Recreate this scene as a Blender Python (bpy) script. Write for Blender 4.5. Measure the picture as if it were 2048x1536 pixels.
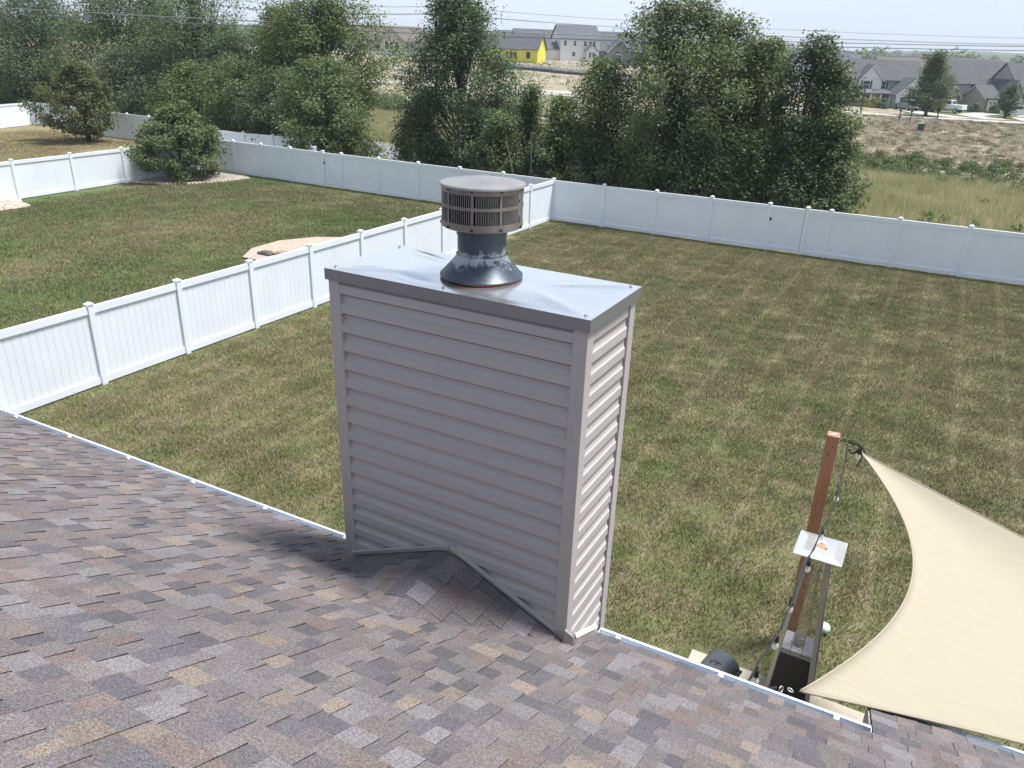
import bpy, math, random
import numpy as np
from mathutils import Vector, Matrix

for o in list(bpy.data.objects):
    bpy.data.objects.remove(o)
SC = bpy.context.scene
COL = SC.collection
R = math.radians

# ------------------------------------------------------------------ camera
cd = bpy.data.cameras.new('camera')
cam = bpy.data.objects.new('camera', cd)
COL.objects.link(cam)
CZ = 7.1
CM = ((0.873794500818866, -0.21738172727474736, 0.43500385628837357),
      (0.48535625222790746, 0.3342803101600482, -0.8078898332462056),
      (0.03020726339787321, 0.9170615349508174, 0.39759987720277556))
cam.matrix_world = Matrix([list(CM[0]) + [0.0], list(CM[1]) + [0.0], list(CM[2]) + [CZ], [0, 0, 0, 1]])
cd.sensor_width = 36.0
cd.lens = 1540.0 / 2048.0 * 36.0
cd.clip_start = 0.05
cd.clip_end = 9000.0
SC.camera = cam

# ------------------------------------------------------------------ sky, sun, exposure
SUN_DIR = Vector((0.34, 0.25, 1.0)).normalized()
W = bpy.data.worlds.new('World')
SC.world = W
W.use_nodes = True
nt = W.node_tree
nt.nodes.clear()
wo = nt.nodes.new('ShaderNodeOutputWorld')
bg = nt.nodes.new('ShaderNodeBackground')
bg.inputs['Strength'].default_value = 0.084
sky = nt.nodes.new('ShaderNodeTexSky')
sky.sky_type = 'NISHITA'
sky.sun_disc = False
sky.sun_elevation = math.asin(SUN_DIR.z)
sky.sun_rotation = math.atan2(SUN_DIR.x, SUN_DIR.y)
sky.air_density = 1.0
sky.dust_density = 2.5
sky.ozone_density = 1.0
tc = nt.nodes.new('ShaderNodeTexCoord')
mp = nt.nodes.new('ShaderNodeMapping')
mp.inputs['Scale'].default_value = (1.0, 1.0, 3.2)
nz = nt.nodes.new('ShaderNodeTexNoise')
nz.inputs['Scale'].default_value = 2.6
nz.inputs['Detail'].default_value = 7.0
nz.inputs['Roughness'].default_value = 0.55
rp = nt.nodes.new('ShaderNodeMapRange')
rp.inputs['From Min'].default_value = 0.36
rp.inputs['From Max'].default_value = 0.70
rp.inputs['To Min'].default_value = 0.2
rp.inputs['To Max'].default_value = 0.75
mx = nt.nodes.new('ShaderNodeMix')
mx.data_type = 'RGBA'
mx.inputs['B'].default_value = (7.0, 7.9, 9.2, 1.0)
L = nt.links.new
L(tc.outputs['Generated'], mp.inputs['Vector'])
L(mp.outputs['Vector'], nz.inputs['Vector'])
L(nz.outputs['Fac'], rp.inputs['Value'])
L(rp.outputs['Result'], mx.inputs['Factor'])
L(sky.outputs['Color'], mx.inputs['A'])
# low haze whitens the sky toward the horizon, all the way round
sx = nt.nodes.new('ShaderNodeSeparateXYZ')
L(tc.outputs['Generated'], sx.inputs[0])
hz = nt.nodes.new('ShaderNodeMapRange')
hz.interpolation_type = 'SMOOTHSTEP'
hz.inputs['From Min'].default_value = 0.0
hz.inputs['From Max'].default_value = 0.55
hz.inputs['To Min'].default_value = 0.75
hz.inputs['To Max'].default_value = 0.0
L(sx.outputs['Z'], hz.inputs['Value'])
mh = nt.nodes.new('ShaderNodeMix')
mh.data_type = 'RGBA'
mh.inputs['B'].default_value = (8.3, 9.2, 10.5, 1.0)
L(hz.outputs['Result'], mh.inputs['Factor'])
L(mx.outputs['Result'], mh.inputs['A'])
L(mh.outputs['Result'], bg.inputs['Color'])
L(bg.outputs['Background'], wo.inputs['Surface'])

sl = bpy.data.lights.new('sun', 'SUN')
sl.energy = 4.9
sl.angle = R(14.0)
sl.color = (1.0, 0.975, 0.935)
so = bpy.data.objects.new('sun', sl)
COL.objects.link(so)
so.location = (0, 0, 60)
so.rotation_euler = (-SUN_DIR).to_track_quat('-Z', 'Y').to_euler()

SC.view_settings.view_transform = 'Standard'
SC.view_settings.look = 'None'
SC.view_settings.gamma = 1.0
SC.view_settings.exposure = 0.46
SC.view_settings.use_curve_mapping = False
SC.render.engine = 'CYCLES'
SC.render.resolution_x = 1024
SC.render.resolution_y = 768

# ------------------------------------------------------------------ helpers
class MB:
    """collects boxes, tubes, lathes; build() links them as one mesh object"""
    def __init__(self):
        self.v = []
        self.f = []
        self.m = []
    def add(self, vs, fs, mi=0):
        n = len(self.v)
        self.v.extend([tuple(p) for p in vs])
        self.f.extend([tuple(i + n for i in f) for f in fs])
        self.m.extend([mi] * len(fs))
        return self
    def box(self, x0, x1, y0, y1, z0, z1, mi=0):
        return self.add([(x0, y0, z0), (x1, y0, z0), (x1, y1, z0), (x0, y1, z0),
                         (x0, y0, z1), (x1, y0, z1), (x1, y1, z1), (x0, y1, z1)],
                        [(0, 3, 2, 1), (4, 5, 6, 7), (0, 1, 5, 4), (1, 2, 6, 5), (2, 3, 7, 6), (3, 0, 4, 7)], mi)
    def frustum(self, a, b, mi=0):
        """two quads (lists of four points), bottom and top"""
        return self.add(list(a) + list(b), [(0, 3, 2, 1), (4, 5, 6, 7), (0, 1, 5, 4), (1, 2, 6, 5), (2, 3, 7, 6), (3, 0, 4, 7)], mi)
    def tube(self, pts, rad, n=6, cap=True, mi=0):
        pts = [Vector(p) for p in pts]
        rs = rad if isinstance(rad, (list, tuple)) else [rad] * len(pts)
        vs, fs = [], []
        for i, p in enumerate(pts):
            d = (pts[min(i + 1, len(pts) - 1)] - pts[max(i - 1, 0)])
            if d.length < 1e-9:
                d = Vector((0, 0, 1))
            d.normalize()
            a = Vector((0, 0, 1)) if abs(d.z) < 0.95 else Vector((1, 0, 0))
            u = d.cross(a).normalized()
            w = u.cross(d).normalized()
            for k in range(n):
                t = 2 * math.pi * k / n
                vs.append(p + (u * math.cos(t) + w * math.sin(t)) * rs[i])
        for i in range(len(pts) - 1):
            for k in range(n):
                a0 = i * n + k
                b0 = i * n + (k + 1) % n
                fs.append((a0, a0 + n, b0 + n, b0))
        if cap:
            fs.append(tuple(range(n)))
            fs.append(tuple(reversed(range((len(pts) - 1) * n, len(pts) * n))))
        return self.add(vs, fs, mi)
    def lathe(self, prof, n=32, c=(0, 0, 0), mi=0, a0=0.0, a1=2 * math.pi):
        """prof: list of (r, z)"""
        vs, fs = [], []
        full = abs(a1 - a0 - 2 * math.pi) < 1e-6
        cols = n if full else n + 1
        for r, z in prof:
            for k in range(cols):
                t = a0 + (a1 - a0) * k / n
                vs.append((c[0] + r * math.cos(t), c[1] + r * math.sin(t), c[2] + z))
        for i in range(len(prof) - 1):
            for k in range(n):
                k2 = (k + 1) % cols
                fs.append((i * cols + k, i * cols + k2, (i + 1) * cols + k2, (i + 1) * cols + k))
        return self.add(vs, fs, mi)
    def prism(self, poly, p0, ax, ay, az, mi=0):
        """polygon (2D, in ax/ay from p0) pushed along the vector az"""
        p0, ax, ay, az = Vector(p0), Vector(ax), Vector(ay), Vector(az)
        n = len(poly)
        a = [p0 + ax * u + ay * w for u, w in poly]
        b = [p + az for p in a]
        fs = [tuple(reversed(range(n))), tuple(range(n, 2 * n))]
        for i in range(n):
            j = (i + 1) % n
            fs.append((i, j, j + n, i + n))
        return self.add(a + b, fs, mi)
    def grid(self, fn, nu, nv, mi=0):
        vs = [fn(i / nu, j / nv) for j in range(nv + 1) for i in range(nu + 1)]
        fs = [(j * (nu + 1) + i, j * (nu + 1) + i + 1, (j + 1) * (nu + 1) + i + 1, (j + 1) * (nu + 1) + i)
              for j in range(nv) for i in range(nu)]
        return self.add(vs, fs, mi)
    def mesh(self, name, mats, smooth=False):
        me = bpy.data.meshes.new(name)
        me.from_pydata([tuple(v) for v in self.v], [], self.f)
        mats = mats if isinstance(mats, (list, tuple)) else [mats]
        for m in mats:
            me.materials.append(m)
        if len(mats) > 1:
            me.polygons.foreach_set('material_index', self.m)
        if smooth:
            me.polygons.foreach_set('use_smooth', [True] * len(self.f))
        me.update()
        return me
    def build(self, name, mats, parent=None, smooth=False, loc=None, rot=None):
        return link(name, self.mesh(name, mats, smooth), parent, loc, rot)

def link(name, me, parent=None, loc=None, rot=None):
    o = bpy.data.objects.new(name, me)
    COL.objects.link(o)
    if parent is not None:
        o.parent = parent
    if loc is not None:
        o.location = loc
    if rot is not None:
        o.rotation_euler = rot
    return o

def sharp(o, ang=35):
    me = o.data
    me.polygons.foreach_set('use_smooth', [True] * len(me.polygons))
    me.set_sharp_from_angle(angle=R(ang))
    return o

def tag(o, label=None, cat=None, group=None, kind=None):
    if label: o['label'] = label
    if cat: o['category'] = cat
    if group: o['group'] = group
    if kind: o['kind'] = kind
    return o

def thing(name, label, cat, loc=(0, 0, 0), rz=0.0, group=None):
    o = link(name, None, None, loc, (0, 0, rz))
    o.empty_display_size = 0.2
    return tag(o, label, cat, group)

def bevel(o, w=0.004, seg=1):
    m = o.modifiers.new('bevel', 'BEVEL')
    m.width = w
    m.segments = seg
    m.limit_method = 'ANGLE'
    m.angle_limit = R(40)
    return o

# ------------------------------------------------------------------ materials
def newmat(name):
    m = bpy.data.materials.new(name)
    m.use_nodes = True
    t = m.node_tree
    return m, t, t.nodes['Principled BSDF'], t.nodes['Material Output']

def pos_node(t, kind):
    if kind == 'obj':
        return t.nodes.new('ShaderNodeTexCoord').outputs['Object']
    return t.nodes.new('ShaderNodeNewGeometry').outputs['Position']

def noise(t, vec, scale, detail=4.0, rough=0.55, stretch=None):
    n = t.nodes.new('ShaderNodeTexNoise')
    n.inputs['Scale'].default_value = scale
    n.inputs['Detail'].default_value = detail
    n.inputs['Roughness'].default_value = rough
    if stretch:
        mpn = t.nodes.new('ShaderNodeMapping')
        mpn.inputs['Scale'].default_value = stretch
        t.links.new(vec, mpn.inputs['Vector'])
        vec = mpn.outputs['Vector']
    t.links.new(vec, n.inputs['Vector'])
    return n.outputs['Fac']

def ramp(t, fac, lo, hi, a=0.0, b=1.0):
    n = t.nodes.new('ShaderNodeMapRange')
    n.inputs['From Min'].default_value = lo
    n.inputs['From Max'].default_value = hi
    n.inputs['To Min'].default_value = a
    n.inputs['To Max'].default_value = b
    t.links.new(fac, n.inputs['Value'])
    return n.outputs['Result']

def mixc(t, fac, a, b, mode='MIX'):
    n = t.nodes.new('ShaderNodeMix')
    n.data_type = 'RGBA'
    n.blend_type = mode
    for s, v in (('A', a), ('B', b)):
        if isinstance(v, (tuple, list)):
            n.inputs[s].default_value = (v[0], v[1], v[2], 1.0)
        else:
            t.links.new(v, n.inputs[s])
    if isinstance(fac, (int, float)):
        n.inputs['Factor'].default_value = fac
    else:
        t.links.new(fac, n.inputs['Factor'])
    return n.outputs['Result']

def mathn(t, op, a, b=None):
    n = t.nodes.new('ShaderNodeMath')
    n.operation = op
    for i, v in enumerate((a, b)):
        if v is None: continue
        if isinstance(v, (int, float)):
            n.inputs[i].default_value = v
        else:
            t.links.new(v, n.inputs[i])
    return n.outputs[0]

def bump(t, b, h, strength=0.3, dist=0.01):
    n = t.nodes.new('ShaderNodeBump')
    n.inputs['Strength'].default_value = strength
    n.inputs['Distance'].default_value = dist
    t.links.new(h, n.inputs['Height'])
    t.links.new(n.outputs['Normal'], b.inputs['Normal'])

def simple(name, c, rough=0.6, metal=0.0, var=0.12, scale=3.0, coord='pos', bmp=0.0, bscale=60.0, spec=None, stretch=None):
    m, t, b, o = newmat(name)
    v = pos_node(t, coord)
    f = noise(t, v, scale, 5.0, 0.6, stretch)
    col = mixc(t, ramp(t, f, 0.3, 0.7), tuple(x * (1 - var) for x in c), tuple(min(x * (1 + var), 1.0) for x in c))
    t.links.new(col, b.inputs['Base Color'])
    b.inputs['Roughness'].default_value = rough
    b.inputs['Metallic'].default_value = metal
    if spec is not None:
        b.inputs['Specular IOR Level'].default_value = spec
    if bmp:
        bump(t, b, noise(t, v, bscale, 3.0), bmp, 0.004)
    return m

M = {}
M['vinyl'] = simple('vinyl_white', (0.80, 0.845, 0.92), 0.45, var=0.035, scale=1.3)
M['vinyl_siding'] = simple('siding_taupe', (0.43, 0.408, 0.402), 0.5, var=0.05, scale=4.0, bmp=0.12, bscale=90.0, stretch=(0.35, 0.35, 3.0))
M['corner_trim'] = simple('corner_trim_taupe', (0.44, 0.412, 0.40), 0.45, var=0.04, scale=5.0, stretch=(1, 1, 0.3))
M['dark_gap'] = simple('housewrap_dark', (0.03, 0.03, 0.034), 0.9)
M['white_metal'] = simple('gutter_white', (0.80, 0.82, 0.84), 0.32, var=0.05, scale=4.0)
M['gutter_in'] = simple('gutter_sky_tint', (0.60, 0.68, 0.78), 0.3, metal=0.25, var=0.18, scale=6.0, stretch=(0.3, 0.3, 1))  # inside of the white gutter, reflected blue sky tinted into the colour
M['trim_white'] = simple('trim_white', (0.74, 0.75, 0.76), 0.5, var=0.04)
M['black_plastic'] = simple('black_plastic', (0.02, 0.02, 0.022), 0.5)
M['black_panel'] = simple('black_panel', (0.014, 0.014, 0.016), 0.45, var=0.2)
M['steel'] = simple('brushed_steel', (0.42, 0.41, 0.39), 0.38, metal=0.75, var=0.12, scale=14.0, stretch=(1, 1, 0.1))
M['dull_steel'] = simple('dull_steel', (0.30, 0.30, 0.30), 0.5, metal=0.6, var=0.2, scale=12.0)
M['wire'] = simple('cage_wire', (0.20, 0.16, 0.11), 0.5, metal=0.5)
M['concrete'] = simple('patio_concrete', (0.46, 0.42, 0.34), 0.9, var=0.1, scale=2.5, bmp=0.2)
M['grey_plastic'] = simple('grey_plastic', (0.085, 0.095, 0.11), 0.5, var=0.15)
M['asphalt'] = simple('asphalt_road', (0.19, 0.195, 0.20), 0.95, var=0.12, scale=0.6)
M['concrete_road'] = simple('concrete_road', (0.40, 0.385, 0.36), 0.9, var=0.08, scale=0.5)
M['gravel'] = simple('gravel_road', (0.33, 0.30, 0.265), 0.95, var=0.15, scale=0.7)
M['pavers'] = simple('paver_tan', (0.40, 0.33, 0.27), 0.9, var=0.15, scale=6.0)
M['stone'] = simple('river_stone', (0.48, 0.40, 0.33), 0.85, var=0.3, scale=5.0)
M['mulch'] = simple('bed_gravel', (0.36, 0.33, 0.29), 0.95, var=0.3, scale=9.0)
M['bark'] = simple('bark', (0.060, 0.048, 0.038), 0.95, var=0.3, scale=6.0, stretch=(1, 1, 0.25))
M['wood_pole'] = simple('pole_wood', (0.13, 0.11, 0.09), 0.9, var=0.25, scale=4.0, stretch=(1, 1, 0.1))
M['cable'] = simple('cable_black', (0.02, 0.02, 0.02), 0.55)
M['wire_far'] = simple('overhead_wire', (0.16, 0.17, 0.18), 0.5)
M['pane'] = simple('window_pane', (0.035, 0.042, 0.055), 0.12, var=0.2)
M['rubber'] = simple('tyre_rubber', (0.018, 0.018, 0.018), 0.8)
M['rim'] = simple('wheel_rim', (0.45, 0.45, 0.46), 0.35, metal=0.8)
M['car_white'] = simple('car_paint_white', (0.75, 0.77, 0.79), 0.2, var=0.02)
M['car_silver'] = simple('car_paint_silver', (0.38, 0.39, 0.41), 0.25, metal=0.4, var=0.03)
M['car_tan'] = simple('car_paint_tan', (0.34, 0.25, 0.17), 0.3, var=0.05)
M['tail_red'] = simple('tail_lamp', (0.35, 0.02, 0.02), 0.25)
M['lamp_clear'] = simple('head_lamp', (0.6, 0.62, 0.65), 0.15)
M['house_white'] = simple('siding_white', (0.68, 0.69, 0.70), 0.6, var=0.04)
M['house_grey'] = simple('siding_grey', (0.33, 0.34, 0.36), 0.65, var=0.05)
M['house_tan'] = simple('siding_tan', (0.40, 0.37, 0.33), 0.65, var=0.05)
M['house_slate'] = simple('siding_slate', (0.17, 0.19, 0.22), 0.65, var=0.05)
M['house_yellow'] = simple('sheathing_yellow', (0.70, 0.66, 0.07), 0.6, var=0.06, scale=0.8)
M['brick'] = simple('house_brick', (0.25, 0.17, 0.145), 0.9, var=0.3, scale=5.0)
M['roof_dark'] = simple('roof_charcoal', (0.085, 0.088, 0.098), 0.9, var=0.18, scale=1.3)
M['roof_brown'] = simple('roof_brown', (0.14, 0.125, 0.11), 0.9, var=0.18, scale=1.3)
M['roof_slate'] = simple('roof_slate', (0.10, 0.11, 0.13), 0.9, var=0.18, scale=1.3)
M['garage_door'] = simple('garage_door_white', (0.70, 0.70, 0.69), 0.5, var=0.03)
M['dark_open'] = simple('opening_shade', (0.03, 0.03, 0.03), 0.9)  # near-black paint standing for the shade inside openings
M['green_box'] = simple('utility_green', (0.02, 0.05, 0.035), 0.5)
M['silt'] = simple('silt_fabric', (0.50, 0.53, 0.55), 0.8, var=0.2, scale=0.5)
M['silt_dark'] = simple('silt_fabric_dark', (0.06, 0.075, 0.075), 0.8, var=0.2, scale=0.5)
M['mail_black'] = simple('mailbox_black', (0.02, 0.02, 0.02), 0.5)
M['rust'] = simple('rust_sealant', (0.30, 0.085, 0.03), 0.8, var=0.3, scale=20.0)
M['soil'] = simple('bare_earth', (0.30, 0.215, 0.15), 0.95, var=0.15, scale=0.5)

def siding_mat(name, c, step):
    m, t, b, o = newmat(name)
    v = pos_node(t, 'pos')
    s = t.nodes.new('ShaderNodeSeparateXYZ')
    t.links.new(v, s.inputs[0])
    fr = mathn(t, 'FRACT', mathn(t, 'DIVIDE', s.outputs['Z'], step))
    b.inputs['Base Color'].default_value = (*c, 1)
    b.inputs['Roughness'].default_value = 0.6
    bump(t, b, fr, 0.6, 0.015)
    return m
M['wall_siding'] = siding_mat('house_wall_siding', (0.40, 0.375, 0.36), 0.125)

# galvanised chase cover
def chase_mat():
    m, t, b, o = newmat('galvanised_sheet')
    v = pos_node(t, 'pos')
    f = noise(t, v, 7.0, 6.0, 0.6)
    t.links.new(mixc(t, ramp(t, f, 0.3, 0.7), (0.84, 0.86, 0.89), (0.90, 0.915, 0.935)), b.inputs['Base Color'])
    b.inputs['Metallic'].default_value = 0.9
    f2 = noise(t, v, 16.0, 5.0, 0.7, (1, 1, 1))
    t.links.new(ramp(t, f2, 0.3, 0.75, 0.10, 0.22), b.inputs['Roughness'])
    bump(t, b, noise(t, v, 2.2, 2.0, 0.4), 0.12, 0.03)
    return m
M['galv'] = chase_mat()
M['flange'] = simple('flange_dim_reflection', (0.27, 0.275, 0.285), 0.42, metal=0.55, var=0.07, scale=4.0, stretch=(0.4, 0.4, 3))  # upright edge of the sheet, its dark reflection put into the base colour
M['cap_metal'] = simple('vent_cap_metal', (0.31, 0.30, 0.295), 0.38, metal=0.45, var=0.16, scale=9.0)
M['cage_metal'] = simple('vent_cage_metal', (0.22, 0.198, 0.182), 0.45, metal=0.5, var=0.25, scale=11.0)

def worn_metal():
    m, t, b, o = newmat('worn_flue_paint')
    v = pos_node(t, 'pos')
    f = noise(t, v, 9.0, 8.0, 0.72)
    f2 = noise(t, v, 60.0, 4.0, 0.6)
    s = t.nodes.new('ShaderNodeSeparateXYZ')
    t.links.new(v, s.inputs[0])
    # the bare zinc shows most round the joint of collar and pipe
    band = ramp(t, mathn(t, 'ABSOLUTE', mathn(t, 'SUBTRACT', s.outputs['Z'], 5.985)), 0.0, 0.075, 0.20, -0.12)
    k = mathn(t, 'ADD', mathn(t, 'ADD', f, mathn(t, 'MULTIPLY', mathn(t, 'SUBTRACT', f2, 0.5), 0.25)), band)
    w = ramp(t, k, 0.53, 0.665, 0.0, 0.85)
    dark = mixc(t, ramp(t, f2, 0.3, 0.7), (0.035, 0.05, 0.075), (0.065, 0.085, 0.115))
    t.links.new(mixc(t, w, dark, (0.44, 0.48, 0.54)), b.inputs['Base Color'])
    t.links.new(ramp(t, w, 0, 1, 0.36, 0.75), b.inputs['Roughness'])
    b.inputs['Metallic'].default_value = 0.25
    return m
M['worn'] = worn_metal()

def shingle_mat():
    m, t, b, o = newmat('asphalt_shingle')
    a = t.nodes.new('ShaderNodeAttribute')
    a.attribute_name = 'tone'
    v = pos_node(t, 'pos')
    g = noise(t, v, 230.0, 2.0, 0.8)
    g2 = noise(t, v, 85.0, 2.0, 0.75)
    big = noise(t, v, 1.4, 4.0, 0.6)
    k = mathn(t, 'MULTIPLY', ramp(t, g, 0.34, 0.66, 0.30, 1.75), ramp(t, g2, 0.3, 0.7, 0.66, 1.36))
    k = mathn(t, 'MULTIPLY', k, ramp(t, big, 0.3, 0.7, 0.9, 1.1))
    oi = t.nodes.new('ShaderNodeObjectInfo')
    k = mathn(t, 'MULTIPLY', k, ramp(t, oi.outputs['Random'], 0, 1, 0.9, 1.1))
    vm = t.nodes.new('ShaderNodeVectorMath')
    vm.operation = 'SCALE'
    t.links.new(a.outputs['Color'], vm.inputs[0])
    t.links.new(k, vm.inputs['Scale'])
    t.links.new(vm.outputs[0], b.inputs['Base Color'])
    b.inputs['Roughness'].default_value = 0.92
    bump(t, b, g, 0.5, 0.002)
    return m
M['shingle'] = shingle_mat()

def wood_stain():
    m, t, b, o = newmat('stained_cedar')
    v = pos_node(t, 'obj')
    f = noise(t, v, 30.0, 6.0, 0.65, (1.0, 1.0, 0.05))
    f2 = noise(t, v, 4.0, 3.0, 0.5, (1, 1, 0.4))
    c = mixc(t, ramp(t, f, 0.3, 0.7), (0.34, 0.150, 0.082), (0.48, 0.245, 0.145))
    c = mixc(t, ramp(t, f2, 0.45, 0.8, 0, 0.5), c, (0.25, 0.105, 0.058))
    t.links.new(c, b.inputs['Base Color'])
    b.inputs['Roughness'].default_value = 0.7
    bump(t, b, f, 0.2, 0.004)
    return m
M['cedar'] = wood_stain()

def sail_mat():
    m, t, b, o = newmat('sail_fabric')
    v = pos_node(t, 'pos')
    f = noise(t, v, 26.0, 5.0, 0.75, (0.12, 1.0, 1.0))
    f2 = noise(t, v, 1.2, 3.0, 0.5)
    c = mixc(t, ramp(t, f, 0.3, 0.7), (0.415, 0.374, 0.284), (0.465, 0.424, 0.332))
    c = mixc(t, ramp(t, f2, 0.4, 0.7, 0, 0.35), c, (0.44, 0.405, 0.322))
    t.links.new(c, b.inputs['Base Color'])
    b.inputs['Roughness'].default_value = 0.85
    bump(t, b, f, 0.08, 0.002)
    tr = t.nodes.new('ShaderNodeBsdfTranslucent')
    t.links.new(c, tr.inputs['Color'])
    ms = t.nodes.new('ShaderNodeMixShader')
    ms.inputs['Fac'].default_value = 0.22
    t.links.new(b.outputs[0], ms.inputs[1])
    t.links.new(tr.outputs[0], ms.inputs[2])
    t.links.new(ms.outputs[0], o.inputs['Surface'])
    return m
M['sail'] = sail_mat()

def glassy(name, c, rough=0.05, alpha=0.35):
    m, t, b, o = newmat(name)
    b.inputs['Base Color'].default_value = (*c, 1)
    b.inputs['Roughness'].default_value = rough
    b.inputs['Transmission Weight'].default_value = 0.0
    b.inputs['Alpha'].default_value = alpha
    b.inputs['IOR'].default_value = 1.45
    return m
M['bulb_glass'] = glassy('bulb_glass', (0.86, 0.84, 0.78), 0.04, 0.55)
M['heat_glass'] = glassy('heater_glass_tube', (0.62, 0.60, 0.42), 0.05, 0.22)
M['globe'] = glassy('globe_glass', (0.62, 0.76, 0.70), 0.1, 0.85)

def leaf_mat(name, c, c2, transl=0.36):
    m, t, b, o = newmat(name)
    a = t.nodes.new('ShaderNodeAttribute')
    a.attribute_name = 'leafv'
    oi = t.nodes.new('ShaderNodeObjectInfo')
    col = mixc(t, a.outputs['Fac'], c, c2)
    hs = t.nodes.new('ShaderNodeHueSaturation')
    t.links.new(col, hs.inputs['Color'])
    t.links.new(ramp(t, oi.outputs['Random'], 0, 1, 0.485, 0.515), hs.inputs['Hue'])
    t.links.new(ramp(t, oi.outputs['Random'], 0, 1, 0.85, 1.12), hs.inputs['Value'])
    col = hs.outputs['Color']
    t.links.new(col, b.inputs['Base Color'])
    b.inputs['Roughness'].default_value = 0.5
    b.inputs['Specular IOR Level'].default_value = 0.35
    tr = t.nodes.new('ShaderNodeBsdfTranslucent')
    t.links.new(mixc(t, 0.5, col, (0.10, 0.16, 0.02)), tr.inputs['Color'])
    ms = t.nodes.new('ShaderNodeMixShader')
    ms.inputs['Fac'].default_value = transl
    t.links.new(b.outputs[0], ms.inputs[1])
    t.links.new(tr.outputs[0], ms.inputs[2])
    t.links.new(ms.outputs[0], o.inputs['Surface'])
    return m
M['leaf_mid'] = leaf_mat('leaf_mid', (0.0805, 0.1196, 0.0488), (0.1610, 0.2098, 0.0830))
M['leaf_dark'] = leaf_mat('leaf_dark', (0.0587, 0.0925, 0.0513), (0.1175, 0.1600, 0.0813))
M['leaf_bright'] = leaf_mat('leaf_bright', (0.0874, 0.1456, 0.0470), (0.1792, 0.2520, 0.0840), 0.35)
M['leaf_olive'] = leaf_mat('leaf_olive', (0.0966, 0.1311, 0.0506), (0.1817, 0.2185, 0.0920))
M['leaf_rust'] = leaf_mat('leaf_rust', (0.0805, 0.1150, 0.0437), (0.1898, 0.1725, 0.0690))
M['leaf_yellow'] = leaf_mat('leaf_yellow', (0.25, 0.27, 0.03), (0.36, 0.36, 0.05))

def grass_mat(name, greens, dries, bias, stripes=False, transl=0.0, spread=0.42, w1_=0.9, sc1=0.33):
    """blade colour follows real patches of green and dry turf (world position)"""
    m, t, b, o = newmat(name)
    v = pos_node(t, 'pos')
    f1 = noise(t, v, sc1, 4.0, 0.6)
    f2 = noise(t, v, 1.5, 4.0, 0.62)
    f3 = noise(t, v, 7.0, 3.0, 0.6)
    k = mathn(t, 'ADD', mathn(t, 'MULTIPLY', f1, w1_), mathn(t, 'MULTIPLY', f2, 1.95 - w1_))
    k = mathn(t, 'ADD', k, mathn(t, 'MULTIPLY', f3, 0.55))
    a = t.nodes.new('ShaderNodeAttribute')
    a.attribute_name = 'leafv'
    k = mathn(t, 'ADD', k, mathn(t, 'MULTIPLY', a.outputs['Fac'], 0.50))
    if stripes:
        s = t.nodes.new('ShaderNodeSeparateXYZ')
        t.links.new(v, s.inputs[0])
        w1 = mathn(t, 'SINE', mathn(t, 'MULTIPLY', s.outputs['X'], 2 * math.pi / 1.05))
        w2 = mathn(t, 'SINE', mathn(t, 'MULTIPLY', s.outputs['Y'], 2 * math.pi / 2.1))
        k = mathn(t, 'ADD', k, mathn(t, 'MULTIPLY', ramp(t, w1, 0.80, 1.0), 0.20))
        k = mathn(t, 'ADD', k, mathn(t, 'MULTIPLY', ramp(t, w2, 0.86, 1.0), 0.10))
    fac = ramp(t, k, bias - spread, bias + spread)
    g = mixc(t, a.outputs['Fac'], greens[0], greens[1])
    d = mixc(t, a.outputs['Fac'], dries[0], dries[1])
    col = mixc(t, fac, g, d)
    t.links.new(col, b.inputs['Base Color'])
    b.inputs['Roughness'].default_value = 0.75
    b.inputs['Specular IOR Level'].default_value = 0.2
    if transl:
        tr = t.nodes.new('ShaderNodeBsdfTranslucent')
        t.links.new(col, tr.inputs['Color'])
        ms = t.nodes.new('ShaderNodeMixShader')
        ms.inputs['Fac'].default_value = transl
        t.links.new(b.outputs[0], ms.inputs[1])
        t.links.new(tr.outputs[0], ms.inputs[2])
        t.links.new(ms.outputs[0], o.inputs['Surface'])
    return m
GREEN = ((0.088, 0.109, 0.036), (0.152, 0.177, 0.066))
DRY = ((0.265, 0.222, 0.138), (0.43, 0.365, 0.245))
M['turf'] = grass_mat('lawn_turf', GREEN, DRY, 1.50, True)
M['turf2'] = grass_mat('lawn_turf_greener', ((0.070, 0.102, 0.030), (0.125, 0.164, 0.054)), ((0.22, 0.185, 0.11), (0.35, 0.295, 0.19)), 1.47, False, 0.0, 0.30, 1.35, 0.16)
M['turf_green'] = grass_mat('front_lawn_green', ((0.095, 0.13, 0.045), (0.14, 0.18, 0.07)), ((0.14, 0.16, 0.07), (0.20, 0.20, 0.10)), 1.7)
M['turf3'] = grass_mat('lawn_turf_dry', ((0.14, 0.14, 0.06), (0.21, 0.20, 0.09)), ((0.29, 0.23, 0.13), (0.42, 0.34, 0.21)), 1.32)
M['meadow'] = grass_mat('meadow_grass', ((0.20, 0.24, 0.085), (0.36, 0.39, 0.16)), ((0.50, 0.44, 0.26), (0.70, 0.62, 0.42)), 1.50, False, 0.45, 0.30)
M['weed'] = grass_mat('field_weed', ((0.055, 0.085, 0.03), (0.10, 0.14, 0.05)), ((0.24, 0.21, 0.12), (0.34, 0.28, 0.17)), 1.75, False, 0.4)
# ------------------------------------------------------------------ terrain
def sm(t):
    t = min(max(t, 0.0), 1.0)
    return t * t * (3 - 2 * t)
def tz(x, y):
    d = math.hypot(x, y)
    if y > 1e-3:
        w = min(max((-x / y - 0.05) / 0.4, 0), 1)
    else:
        w = 1.0 if x < 0 else 0.0
    return 5.6 * sm((d - 95) / 150) * w + 27.0 * sm((d - 700) / 1300)

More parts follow.
